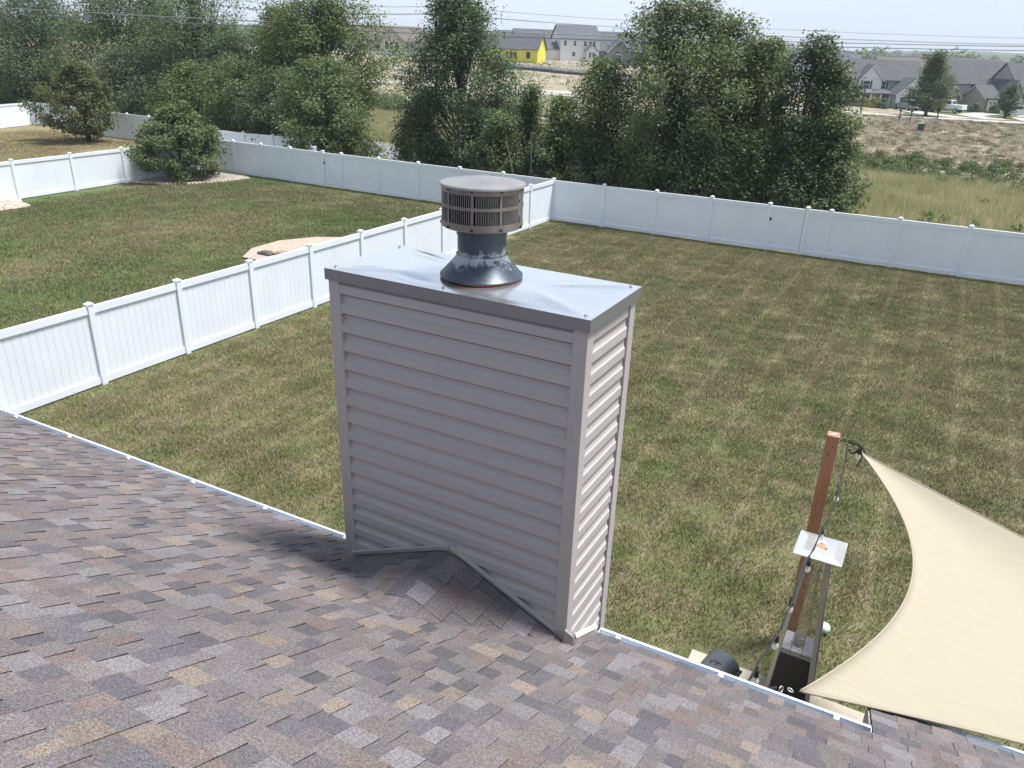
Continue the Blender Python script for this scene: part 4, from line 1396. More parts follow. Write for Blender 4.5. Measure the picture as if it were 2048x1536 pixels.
# ------------------------------------------------------------------ trees and shrubs
def prof(shape, t):
    if shape == 'oval':
        return (math.sin(math.pi * min(max(t, 0.02), 0.98) ** 0.72)) ** 0.60
    if shape == 'broad':
        return (math.sin(math.pi * min(max(t, 0.02), 0.98) ** 0.85)) ** 0.45
    if shape == 'cone':
        return (1 - t) ** 0.75 * (0.55 + 0.45 * min(t / 0.18, 1))
    if shape == 'shrub':
        return (math.cos(math.pi / 2 * t ** 1.3)) ** 0.75 if t < 1 else 0.0
    return 1 - t
def tree(label, x, y, h, w, seed, mat='leaf_mid', shape='oval', base=0.12, n=9000, leaf=0.17, group=None, cat='tree', name='tree', clump=None, gap=0.0, stems=1, z=None, trunk=True, lobe=1.0):
    rg = np.random.default_rng(seed)
    rr = random.Random(seed)
    z0 = tz(x, y) if z is None else z
    root = thing(name, label, cat, (x, y, z0), rr.uniform(0, 6.28), group)
    zb = h * base
    nb = max(14, int(26 + w * 7))
    ph = [rr.uniform(0, 6.28) for _ in range(6)]
    tips = []
    lobes = [(rr.uniform(0, 6.28), rr.uniform(0.1, 0.9), rr.uniform(0.25, 0.55) * lobe) for _ in range(8)]
    for i in range(nb):
        t = ((i + rr.random()) / nb) ** 0.9
        a = i * 2.39996 + rr.uniform(-0.5, 0.5)
        k = 1.0
        for (la, lt, ls) in lobes:
            da = math.cos(a - la)
            k += ls * max(0, da) ** 3 * math.exp(-((t - lt) / 0.22) ** 2) - ls * 0.45 * max(0, -da) ** 3 * math.exp(-((t - lt) / 0.25) ** 2)
        r_ = w / 2 * prof(shape, t) * k * (rr.uniform(0.62, 1.0) ** 0.5) * 0.93
        tips.append(Vector((r_ * math.cos(a), r_ * math.sin(a), zb + (h * 0.97 - zb) * t)))
    for k in range(max(3, int(w))):            # ragged top shoots
        a = rr.uniform(0, 6.28)
        r_ = w * 0.24 * rr.random()
        tips.append(Vector((r_ * math.cos(a), r_ * math.sin(a), h * rr.uniform(0.88, 1.0))))
    tr = max(0.05, 0.026 * h)
    mb = MB()
    cl = []
    lean = Vector((rr.uniform(-0.04, 0.04) * h, rr.uniform(-0.04, 0.04) * h, 0))
    stemtops = []
    for s in range(stems):
        off = Vector((rr.uniform(-1, 1), rr.uniform(-1, 1), 0)) * (0.05 * w if stems > 1 else 0)
        top = Vector((off.x * 5, off.y * 5, h * rr.uniform(0.74, 0.86))) + lean
        P = [off + (top - off) * t + Vector((rr.uniform(-1, 1), rr.uniform(-1, 1), 0)) * 0.012 * h * math.sin(math.pi * t) for t in (0, 0.12, 0.3, 0.5, 0.7, 0.86, 1.0)]
        f_ = 1.0 if stems == 1 else 0.62
        mb.tube(P, [tr * f_ * q for q in (1.25, 1.0, 0.85, 0.66, 0.46, 0.28, 0.10)], 7)
        stemtops.append(P)
    for tp in tips:
        P = rr.choice(stemtops)
        tt = min(max((tp.z / h) * 0.62 + rr.uniform(-0.14, 0.02), 0.08), 0.95)
        q = tt * 6
        i0 = min(int(q), 5)
        tsx = (0, 0.12, 0.3, 0.5, 0.7, 0.86, 1.0)
        for i0 in range(6):
            if tsx[i0] <= tt <= tsx[i0 + 1]: break
        st = P[i0].lerp(P[i0 + 1], (tt - tsx[i0]) / (tsx[i0 + 1] - tsx[i0]))
        if st.z > tp.z: st = Vector((st.x, st.y, tp.z * 0.8))
        d = tp - st
        mid = st + d * 0.5 + Vector((0, 0, 0.08 * d.length))
        bp = [st, st.lerp(mid, 0.6), mid, mid.lerp(tp, 0.55) + Vector((rr.uniform(-1, 1), rr.uniform(-1, 1), rr.uniform(-1, 1))) * 0.06 * d.length, tp]
        br = tr * 0.24
        mb.tube(bp, [br, br * 0.75, br * 0.5, br * 0.28, br * 0.1], 4, cap=False)
        cl.append(tp)
        cl.append(bp[3])
        if rr.random() > gap:
            cl.append(bp[2] * 0.55 + bp[3] * 0.45)
        for k in range(2):
            e = tp + Vector((rr.uniform(-1, 1), rr.uniform(-1, 1), rr.uniform(-0.5, 0.9))).normalized() * rr.uniform(0.25, 0.55) * max(0.6, w * 0.13)
            mb.tube([bp[3], e], [br * 0.22, br * 0.06], 3, cap=False)
            cl.append(e)
    if trunk:
        mb.build('trunk', M['bark'], root, smooth=True)
    n = int(n * 2.3)
    leaf = leaf * 0.97
    cl = np.array([tuple(c) for c in cl])
    wt = rg.uniform(0.3, 1.6, len(cl))
    idx = rg.choice(len(cl), n, p=wt / wt.sum())
    cs = clump if clump else max(0.26, 0.062 * w + 0.12)
    csv = rg.uniform(0.6, 1.25, len(cl)) * cs
    off = np.clip(rg.normal(size=(n, 3)), -1.45, 1.45) * csv[idx][:, None] * np.array([1.0, 1.0, 0.72])
    c = cl[idx] + off
    c[:, 2] = np.maximum(c[:, 2], 0.05)
    out = c - np.array([0, 0, h * 0.45])
    nr = unit(out) * 0.45 + np.array([0, 0, 0.75]) + rg.normal(size=(n, 3)) * 0.55
    tone = rg.uniform(0, 1, len(cl))
    val = np.clip(0.55 * tone[idx] + 0.55 * rg.uniform(0, 1, n), 0, 1)
    me = leaves('crown', c, nr, leaf * rg.uniform(0.55, 1.35, n), val, M[mat], 0.6)
    link('crown', me, root)
    return root

GT = 'trees growing beyond the back fences'
tree('tall dark oval tree rising alone behind the vent cap', -24.4, 38.0, 9.8, 6.2, 21, 'leaf_dark', 'oval', 0.04, 24000, 0.15, GT, gap=0.0, lobe=0.5)
tree('largest light green tree with feathery top behind the back fence', -12.2, 37.6, 9.6, 6.0, 22, 'leaf_mid', 'broad', 0.10, 19000, 0.15, GT, stems=3, gap=0.25)
tree('green tree half hidden behind the largest feathery one', -10.4, 40.2, 8.9, 4.4, 23, 'leaf_mid', 'oval', 0.12, 9500, 0.16, GT)
tree('slim greyish green tree between the feathery and the dark twin topped tree', -8.4, 38.5, 8.0, 3.4, 24, 'leaf_olive', 'oval', 0.10, 8000, 0.15, GT, gap=0.35)
tree('dark twin topped tree nearest the dirt field', -5.75, 36.6, 7.9, 3.5, 25, 'leaf_dark', 'broad', 0.08, 12500, 0.14, GT, stems=2)
tree('low rounded green tree at the foot of the dark twin topped one', -4.5, 35.4, 4.9, 3.1, 26, 'leaf_mid', 'shrub', 0.02, 8500, 0.14, GT)
tree('medium tree with brownish sparse leaves left of the feathery one', -15.7, 37.2, 6.7, 3.5, 27, 'leaf_olive', 'oval', 0.06, 8200, 0.15, GT, gap=0.3)
tree('thin young tree standing just right of the tall dark oval tree', -19.4, 37.0, 5.7, 1.9, 28, 'leaf_mid', 'cone', 0.04, 3600, 0.15, GT)
tree('young bushy tree with pale green leaves right of the thin one', -17.2, 36.2, 5.0, 2.8, 29, 'leaf_bright', 'shrub', 0.03, 5200, 0.15, GT)
tree('spreading bright green tree by the gap above the road', -39.6, 44.0, 9.9, 8.6, 30, 'leaf_bright', 'broad', 0.14, 20000, 0.19, GT, gap=0.3)
tree('leaning bright green tree left of the spreading one', -45.3, 46.5, 9.6, 5.6, 31, 'leaf_bright', 'oval', 0.16, 9500, 0.20, GT, gap=0.3)
tree('dense dark tree below the leaning bright one', -48.6, 44.5, 7.2, 6.4, 32, 'leaf_dark', 'broad', 0.04, 11500, 0.20, GT)
tree('very tall thin tree with bare lower stems and open crown', -58.5, 50.0, 11.9, 7.2, 33, 'leaf_mid', 'oval', 0.36, 6000, 0.22, GT, gap=0.8, stems=3)
tree('second tall open tree with dark stems left of it', -65.4, 52.0, 11.4, 6.8, 34, 'leaf_mid', 'oval', 0.32, 6000, 0.22, GT, gap=0.8, stems=2)
tree('wide tall tree with greyish leaves above the rusty little tree', -69.2, 50.0, 11.6, 9.8, 35, 'leaf_olive', 'broad', 0.14, 11000, 0.22, GT, gap=0.4)
tree('big dark tree at the left end of the row', -80.3, 50.0, 10.8, 11.5, 36, 'leaf_dark', 'broad', 0.04, 13500, 0.23, GT)
tree('dark tree last in the row, beyond the big dark one', -89.5, 50.0, 10.2, 9.0, 37, 'leaf_dark', 'broad', 0.05, 11000, 0.24, GT)
tree('low dark tree directly behind the rusty little tree', -62.2, 45.4, 5.9, 8.6, 38, 'leaf_dark', 'shrub', 0.02, 12500, 0.20, GT)
tree('yellowish green low tree behind the corner bush', -52.3, 43.4, 5.1, 6.2, 39, 'leaf_bright', 'shrub', 0.03, 9500, 0.19, GT)
tree('dark green middle tree over the low strip of fence', -43.8, 40.5, 5.8, 5.6, 40, 'leaf_mid', 'broad', 0.02, 10500, 0.18, GT)
tree('dark rounded tree beside the neighbour gate', -38.0, 38.6, 5.3, 4.9, 41, 'leaf_dark', 'broad', 0.02, 10000, 0.17, GT)
tree('leafy tree leaning over the neighbour fence by the road gap', -33.0, 37.1, 6.3, 4.8, 42, 'leaf_mid', 'broad', 0.02, 11500, 0.165, GT)
tree('small round shrub at the right foot of that leaning tree', -30.9, 36.0, 3.4, 2.9, 43, 'leaf_mid', 'shrub', 0.02, 5000, 0.16, GT)
tree('pale green conifer like sapling at the far left fence', -80.6, 46.6, 3.9, 4.4, 44, 'leaf_olive', 'cone', 0.02, 5200, 0.2, GT)
tree('dark bushy tree behind the pale sapling', -76.5, 47.6, 5.6, 7.0, 45, 'leaf_dark', 'shrub', 0.02, 8500, 0.21, GT)
tree('light green tree between the dark twin topped tree and the far houses', -10.0, 70.0, 6.2, 2.6, 46, 'leaf_bright', 'oval', 0.12, 5200, 0.2, GT)
UL = ['undergrowth bush below the left half of the largest feathery tree', 'dark undergrowth bush below the right half of the largest feathery tree', 'undergrowth bush at the foot of the slim greyish tree',
      'dark undergrowth bush below the brownish sparse tree', 'undergrowth bush at the foot of the thin young tree', 'dark undergrowth bush at the right foot of the tall dark oval tree',
      'undergrowth bush at the left foot of the tall dark oval tree, beside the road gap', 'dark undergrowth bush below the twin topped tree', 'tall dark bush filling the middle of the largest feathery tree', 'lowest dark bush beside the bare dead stems']
GU = 'undergrowth bushes behind the back fence'
for i, (x, y, h, w, m_) in enumerate(((-12.7, 35.6, 4.2, 3.2, 'leaf_mid'), (-9.9, 35.4, 4.0, 3.4, 'leaf_dark'), (-7.3, 35.2, 4.2, 3.2, 'leaf_mid'), (-14.6, 35.4, 3.4, 2.9, 'leaf_dark'), (-20.2, 35.6, 3.9, 2.6, 'leaf_mid'),
                                     (-22.2, 36.2, 4.0, 3.0, 'leaf_dark'), (-26.0, 36.6, 4.2, 2.8, 'leaf_mid'), (-5.2, 34.6, 3.4, 2.6, 'leaf_dark'), (-11.2, 36.6, 5.4, 3.2, 'leaf_dark'), (-17.6, 35.3, 2.8, 2.6, 'leaf_dark'))):
    tree(UL[i], x, y, h, w, 60 + i, m_, 'shrub', 0.0, 6200, 0.14, GU, 'bush', 'bush')
tree('big shaggy green bush in the gravel corner bed next door', -37.3, 29.6, 3.7, 5.0, 81, 'leaf_olive', 'shrub', 0.02, 12000, 0.15, None, 'bush', 'bush', clump=0.24, gap=0.3)
tree('small tree with rusty tinged leaves on the dry tan lawn', -55.4, 36.4, 5.3, 5.0, 82, 'leaf_rust', 'oval', 0.12, 8500, 0.18, None, clump=0.3, gap=0.5)
# dead stems in the undergrowth
for (x, y, h, lb) in ((-19.0, 34.4, 3.2, 'bare grey dead stem leaning in the undergrowth'), (-18.0, 34.5, 3.5, 'bare straight dead stem standing in the undergrowth')):
    tag(MB().tube([(0, 0, 0), (0.1, 0, h * 0.5), (0.0 if 'straight' in lb else -0.35, 0.05, h)], [0.06, 0.05, 0.03], 6).build('dead_stem', M['wood_pole'], loc=(x, y, 0)), lb, 'stem')

# ------------------------------------------------------------------ houses far off
def block(mb_w, mb_r, mb_g, x0, x1, y0, y1, hw_, hr, axis, ov=0.35):
    """walls, gable ends and roof slabs of one gabled volume"""
    mb_w.box(x0, x1, y0, y1, -0.6, hw_)
    t = 0.16
    if axis == 'x':
        ym = (y0 + y1) / 2
        k = (hr - hw_) / ((y1 - y0) / 2)
        for xx in (x0, x1 - 0.05):
            mb_g.prism([(y0, hw_ + 0.001), (y1, hw_ + 0.001), (ym, hr)], (xx, 0, 0), (0, 1, 0), (0, 0, 1), (0.05, 0, 0))
        for s in (-1, 1):
            ye = ym + s * ((y1 - y0) / 2 + ov)
            ze = hw_ - k * ov
            mb_r.frustum([(x0 - ov, ym, hr + 0.03), (x1 + ov, ym, hr + 0.03), (x1 + ov, ye, ze + 0.03), (x0 - ov, ye, ze + 0.03)],
                         [(x0 - ov, ym, hr + t), (x1 + ov, ym, hr + t), (x1 + ov, ye, ze + t), (x0 - ov, ye, ze + t)])
    else:
        xm = (x0 + x1) / 2
        k = (hr - hw_) / ((x1 - x0) / 2)
        for yy in (y0, y1 - 0.05):
            mb_g.prism([(x0, hw_ + 0.001), (x1, hw_ + 0.001), (xm, hr)], (0, yy, 0), (1, 0, 0), (0, 0, 1), (0, 0.05, 0))
        for s in (-1, 1):
            xe = xm + s * ((x1 - x0) / 2 + ov)
            ze = hw_ - k * ov
            mb_r.frustum([(xm, y0 - ov, hr + 0.03), (xm, y1 + ov, hr + 0.03), (xe, y1 + ov, ze + 0.03), (xe, y0 - ov, ze + 0.03)],
                         [(xm, y0 - ov, hr + t), (xm, y1 + ov, hr + t), (xe, y1 + ov, ze + t), (xe, y0 - ov, ze + t)])
def rake(o, x0, x1, y0, hw_, hr, ov=0.35, face='y'):
    """white barge boards on a gable facing -y"""
    xm = (x0 + x1) / 2
    k = (hr - hw_) / ((x1 - x0) / 2)
    mb = MB()
    for s in (-1, 1):
        xe = xm + s * ((x1 - x0) / 2 + ov)
        ze = hw_ - k * ov
        mb.prism([(xm, hr - 0.16), (xm, hr + 0.05), (xe, ze + 0.05), (xe, ze - 0.16)], (0, y0 - ov - 0.06, 0), (1, 0, 0), (0, 0, 1), (0, 0.055, 0))
    mb.build('barge_board', M['trim_white'], o)
def rake_end(o, y0, y1, x0, hw_, hr, ov=0.35, sgn=-1):
    """white barge boards on a gable end facing -x (sgn -1) or +x"""
    ym = (y0 + y1) / 2
    k = (hr - hw_) / ((y1 - y0) / 2)
    mb = MB()
    for s in (-1, 1):
        ye = ym + s * ((y1 - y0) / 2 + ov)
        ze = hw_ - k * ov
        mb.prism([(ym, hr - 0.16), (ym, hr + 0.05), (ye, ze + 0.05), (ye, ze - 0.16)], (x0 + sgn * (ov + 0.03) - 0.03, 0, 0), (0, 1, 0), (0, 0, 1), (0.055, 0, 0))
    mb.build('barge_board', M['trim_white'], o)
def window(o, x, z, w, h, y, side='front', shutters=False):
    mb = MB()
    f = 0.10
    mb.box(-w / 2 - f, w / 2 + f, -0.05, 0.0, -h / 2 - f, -h / 2).box(-w / 2 - f, w / 2 + f, -0.05, 0.0, h / 2, h / 2 + f)
    mb.box(-w / 2 - f, -w / 2, -0.05, 0.0, -h / 2 + 0.001, h / 2 - 0.001).box(w / 2, w / 2 + f, -0.05, 0.0, -h / 2 + 0.001, h / 2 - 0.001)
    mb.box(-w / 2 + 0.001, w / 2 - 0.001, -0.045, -0.021, -0.03, 0.03)
    rot = 0 if side == 'front' else (R(90) if side == 'right' else R(-90))
    loc = (x, y, z) if side == 'front' else (y, x, z)
    wi = mb.build('window', M['trim_white'], o, loc=loc, rot=(0, 0, rot))
    MB().box(-w / 2, w / 2, -0.02, 0.0, -h / 2, h / 2).build('pane', M['pane'], wi)
    if shutters:
        for s in (-1, 1):
            xx = s * (w / 2 + f + 0.2)
            MB().box(xx - 0.17, xx + 0.17, -0.06, 0.0, -h / 2 - 0.05, h / 2 + 0.05).build('shutter', M['black_plastic'], wi)
def garage(o, x0, x1, h, y, opened=False):
    d = MB().box(x0, x1, y - 0.04, y - 0.002, 0.0, h).build('garage_door', M['dark_open'] if opened else M['garage_door'], o)  # when opened, a flat dark sheet stands for the shaded interior
    MB().box(x0 - 0.15, x0 - 0.002, y - 0.07, y - 0.001, 0, h + 0.15).box(x1 + 0.002, x1 + 0.15, y - 0.07, y - 0.001, 0, h + 0.15).box(x0 - 0.001, x1 + 0.001, y - 0.07, y - 0.001, h + 0.002, h + 0.15).build('door_trim', M['trim_white'], d)
    if not opened:
        n = max(2, int((x1 - x0) / 0.7))
        for k in range(n):
            xx = x0 + (k + 0.5) * (x1 - x0) / n
            MB().box(xx - 0.2, xx + 0.2, y - 0.055, y - 0.041, h - 0.5, h - 0.2).build('door_pane', M['pane'], d)
def build_house(label, x, y, rz, blocks, wall, roofm, gable=None, z=None, group=None):
    o = thing('house', label, 'house', (x, y, (tz(x, y) if z is None else z) + 0.05), rz, group)
    mw, mr, mg = MB(), MB(), MB()
    for b in blocks:
        block(mw, mr, mg, *b)
    mw.build('wall', M[wall], o)
    mg.build('gable', M[gable or wall], o)
    mr.build('roof', M[roofm], o)
    return o

# white two storey house with garage, right
h1 = build_house('white and grey two storey house with porch and open garage', -10.2, 150.0, R(33),
                 [(0.0, 6.6, 0.0, 6.0, 2.7, 5.7, 'y'), (-6.5, 7.2, 4.4, 12.5, 5.3, 8.9, 'x'), (-6.0, -1.6, 3.7, 6.0, 5.35, 7.9, 'y')], 'house_grey', 'roof_dark', 'house_white')
MB().box(0.003, 6.597, -0.03, -0.002, 0.0, 2.7).build('front_siding', M['house_white'], h1)
MB().box(-5.99, -1.61, 3.66, 3.69, 0.0, 5.3).build('front_siding', M['house_white'], h1)
rake(h1, 0.0, 6.6, 0.0, 2.7, 5.7)
rake(h1, -6.0, -1.6, 3.7, 5.35, 7.9)
garage(h1, 0.8, 5.8, 2.2, -0.03, True)
window(h1, -4.6, 4.2, 1.3, 1.5, 3.66, shutters=True)
window(h1, -0.7, 4.2, 0.8, 1.4, 4.4, shutters=True)
MB().frustum([(-6.3, 1.7, 2.55), (-0.05, 1.7, 2.55), (-0.05, 3.66, 3.2), (-6.3, 3.66, 3.2)], [(-6.3, 1.7, 2.7), (-0.05, 1.7, 2.7), (-0.05, 3.66, 3.35), (-6.3, 3.66, 3.35)]).build('porch_roof', M['roof_dark'], h1)
for xx in (-6.1, -4.1, -2.1, -0.25):
    MB().box(xx - 0.11, xx + 0.11, 1.85, 2.07, 0.0, 2.55).build('porch_column', M['trim_white'], h1)
MB().box(-6.2, -0.1, 1.9, 2.0, 0.72, 0.80).box(-6.2, -0.1, 1.9, 2.0, 0.12, 0.18).build('porch_rail', M['trim_white'], h1)
window(h1, -4.3, 1.5, 1.6, 1.5, 3.66)
MB().box(-2.5, -1.7, 3.6, 3.655, 0.0, 2.1).build('front_door', M['house_slate'], h1)

h2 = build_house('tan house with brick front and two white garage doors', 2.9, 156.5, R(38),
                 [(0.0, 3.0, 0.0, 6.5, 2.7, 4.9, 'x'), (3.0, 7.0, -1.2, 6.5, 2.75, 6.0, 'y'), (-5.0, 8.6, 6.5, 15.0, 5.2, 9.4, 'x'), (-6.2, -3.4, 3.2, 6.6, 2.7, 4.7, 'y')], 'house_tan', 'roof_dark', 'house_tan')
MB().box(3.003, 6.997, -1.225, -1.202, 0.0, 2.7).build('front_siding', M['house_white'], h2)
MB().box(0.003, 0.55, -0.04, -0.002, 0.0, 2.7).box(2.45, 2.97, -0.04, -0.002, 0.0, 2.7).build('brick_pier', M['brick'], h2)
MB().box(7.002, 8.6, 5.2, 6.49, 0.0, 5.2).build('brick_wall', M['brick'], h2)
MB().box(-6.197, -3.403, 3.16, 3.198, 0.0, 2.7).build('brick_wall', M['brick'], h2)
rake(h2, 3.0, 7.0, -1.2, 2.75, 6.0)
rake(h2, -6.2, -3.4, 3.2, 2.7, 4.7)
rake_end(h2, 0.0, 6.5, 0.0, 2.7, 4.9)
rake_end(h2, 6.5, 15.0, -5.0, 5.2, 9.4)
rake_end(h1, 4.4, 12.5, 7.2, 5.3, 8.9, sgn=1)
MB().box(-5.03, -5.002, 6.52, 14.98, 0.0, 5.2).build('end_siding', M['house_grey'], h2)
window(h2, 9.0, 4.0, 0.9, 1.2, -5.03, 'left')
garage(h2, 0.65, 2.35, 2.1, -0.002)
garage(h2, 3.5, 6.5, 2.1, -1.225)
window(h2, -4.8, 1.5, 0.9, 1.3, 3.16)
window(h2, 1.5, 4.3, 0.9, 1.1, 6.5)
window(h2, 5.6, 4.6, 1.0, 1.2, 6.5)
h3 = build_house('tan brick fronted house at the end of the far street', 13.5, 158.0, R(38),
                 [(0.0, 6.0, 0.0, 7.0, 2.8, 6.2, 'y'), (-5.2, 8.0, 5.5, 14.0, 5.0, 9.2, 'x')], 'house_tan', 'roof_dark', 'house_tan')
rake(h3, 0.0, 6.0, 0.0, 2.8, 6.2)
garage(h3, 0.7, 5.3, 2.2, -0.002)
window(h3, -2.5, 4.2, 1.0, 1.3, 5.5)
for hh_ in (h1, h2, h3):
    hh_.scale = (0.86, 0.86, 0.82)
GB = 'rows of houses filling the far subdivision'
bl = [(-24, 176, 28, 12, 'house_white', 'roof_slate', 5.2, 8.8, 'grey roofed white house first behind the porch house'),
      (-10, 182, 33, 13, 'house_tan', 'roof_brown', 5.2, 9.2, 'brown roofed house with pale gable behind the porch house'),
      (4, 186, 36, 12, 'house_grey', 'roof_dark', 5.2, 9.0, 'dark roofed grey house behind the brick fronted one'),
      (18, 190, 36, 12, 'house_white', 'roof_dark', 5.2, 9.4, 'dark roofed white house at the edge of the far subdivision'),
      (-32, 214, 30, 13, 'house_slate', 'roof_slate', 5.2, 9.2, 'slate house deep in the far subdivision'),
      (-15, 222, 20, 14, 'house_white', 'roof_dark', 5.2, 9.6, 'white gabled house deep in the far subdivision'),
      (2, 228, 34, 14, 'house_tan', 'roof_slate', 5.2, 9.8, 'tan house deep in the far subdivision'),
      (18, 234, 34, 13, 'house_white', 'roof_dark', 5.2, 9.6, 'white house deep behind the brick fronted one'),
      (-38, 262, 25, 15, 'house_grey', 'roof_dark', 5.2, 9.8, 'grey house in the last row behind the trees'),
      (-20, 270, 25, 15, 'house_white', 'roof_slate', 5.2, 10.0, 'white house in the last row of the subdivision'),
      (0, 276, 30, 15, 'house_tan', 'roof_dark', 5.2, 10.0, 'tan house in the last row of the subdivision'),
      (20, 282, 30, 15, 'house_white', 'roof_slate', 5.2, 10.2, 'white house at the end of the last row')]
for (x, y, a, w, wm, rm, hw_, hr, lb) in bl:
    o = build_house(lb, x, y, R(a), [(-w / 2, w / 2, 0, 8.5, hw_, hr, 'x'), (-w / 2 + 1, -w / 2 + 5.5, -1.8, 4, hw_ - 0.02, hr - 1.3, 'y')], wm, rm, 'house_white', None, GB)
    rake(o, -w / 2 + 1, -w / 2 + 5.5, -1.8, hw_ - 0.02, hr - 1.3)
    o.scale = (0.95, 0.95, 0.86)
    window(o, -w / 2 + 3.25, 4.0, 1.2, 1.3, -1.8)
    window(o, w / 2 - 2.0, 4.0, 1.2, 1.3, 0.0)
    window(o, 0.8, 4.0, 1.0, 1.3, 0.0)

# houses on the rise, centre
yh = build_house('unfinished house wrapped in bright yellow sheathing', -99.5, 177.0, R(12), [(-7.5, 7.5, 0, 8.0, 2.9, 6.0, 'x')], 'house_yellow', 'roof_dark', 'house_yellow')
for xx, w in ((-2.6, 1.6), (-0.1, 0.7), (0.9, 0.7), (1.9, 0.7), (5.2, 1.0)):
    MB().box(xx - w / 2, xx + w / 2, -0.03, -0.002, 0.8 if w != 1.6 else 0.3, 2.2).build('window_opening', M['dark_open'], yh)  # flat dark sheets on the wall, interior shade painted on
MB().box(7.502, 7.53, 3.3, 4.6, 0.8, 2.1).build('window_opening', M['house_yellow'], yh)
wh = build_house('white two storey house beside the yellow one', -92.5, 194.0, R(44), [(-1.0, 9.5, 0, 8.0, 5.3, 8.4, 'x'), (-4.0, -1.0, 1.0, 5.0, 2.7, 4.2, 'x'), (5.6, 8.2, -1.8, 1.0, 2.7, 3.9, 'y')], 'house_white', 'roof_slate', 'house_white')
for xx in (0.2, 2.8, 5.6, 7.0, 8.0):
    window(wh, xx, 4.1, 0.7, 1.1, 0.0)
window(wh, 2.6, 1.6, 0.8, 1.0, 0.0)
window(wh, 6.4, 1.5, 0.6, 1.2, -1.8)
window(wh, 7.3, 1.5, 0.6, 1.2, -1.8)
window(wh, 4.0, 4.2, 0.8, 1.2, -1.0, 'left')
dh = build_house('slate grey house tucked behind the yellow and white ones', -103.0, 202.0, R(40), [(-7, 7, 0, 8, 3.0, 7.0, 'x'), (2.0, 6.0, -3, 3, 3.0, 5.4, 'y')], 'house_slate', 'roof_slate', 'house_slate')
rake(dh, 2.0, 6.0, -3, 3.0, 5.4)
garage(dh, 2.7, 5.3, 2.2, -3.002)
gh = build_house('slate blue house with steep porch gable right of the white one', -81.5, 204.0, R(35), [(-7, 8, 0, 8, 3.2, 7.6, 'x'), (-3.5, 2.5, -2.6, 4, 3.0, 6.0, 'y')], 'house_slate', 'roof_slate', 'house_slate')
rake(gh, -3.5, 2.5, -2.6, 3.0, 6.0)
window(gh, -0.5, 1.6, 1.4, 1.3, -2.6)
rh = build_house('taupe ranch house with arched window beyond the road gap', -141.0, 186.0, R(50), [(-9, 9, 0, 9, 3.0, 6.6, 'x'), (-3.6, 2.6, -1.6, 4, 3.0, 5.9, 'y')], 'house_tan', 'roof_brown', 'house_tan')
for xx in (-1.9, -0.5, 0.9):
    window(rh, xx, 1.7, 1.0, 1.9, -1.6)
for xx in (4.2, 5.6):
    window(rh, xx, 1.8, 0.9, 1.4, 0.0)
wr = build_house('small white house at the left edge of the road gap', -158.0, 190.0, R(45), [(-5, 5, 0, 7, 3.0, 5.6, 'x')], 'house_white', 'roof_dark', 'house_white')
window(wr, 1.0, 1.7, 1.2, 1.2, 0.0)
CL = ['slate roof on the crest directly behind the taupe ranch', 'charcoal roof on the crest behind the yellow house', 'slate roof on the crest behind the white two storey house', 'charcoal roof on the crest behind the slate blue house',
      'brown roof on the crest left of the taupe ranch', 'slate roof last on the crest toward the feathery tree', 'charcoal roof first on the crest behind the small white house']
GC = 'roofs along the crest of the rise'
for i, (x, y, w, a, wm, rm) in enumerate(((-128, 236, 15, 25, 'house_slate', 'roof_slate'), (-110, 240, 16, 28, 'house_grey', 'roof_dark'), (-94, 247, 16, 30, 'house_white', 'roof_slate'), (-76, 250, 15, 34, 'house_tan', 'roof_dark'),
                                          (-148, 232, 15, 35, 'house_white', 'roof_brown'), (-60, 256, 15, 30, 'house_slate', 'roof_slate'), (-170, 226, 15, 40, 'house_tan', 'roof_dark'))):
    o = build_house(CL[i], x, y, R(a), [(-w / 2, w / 2, 0, 9, 3.0, 7.2, 'x'), (-3, 3, -1.5, 5, 3.0, 6.0, 'y')], wm, rm, None, None, GC)
    rake(o, -3, 3, -1.5, 3.0, 6.0)

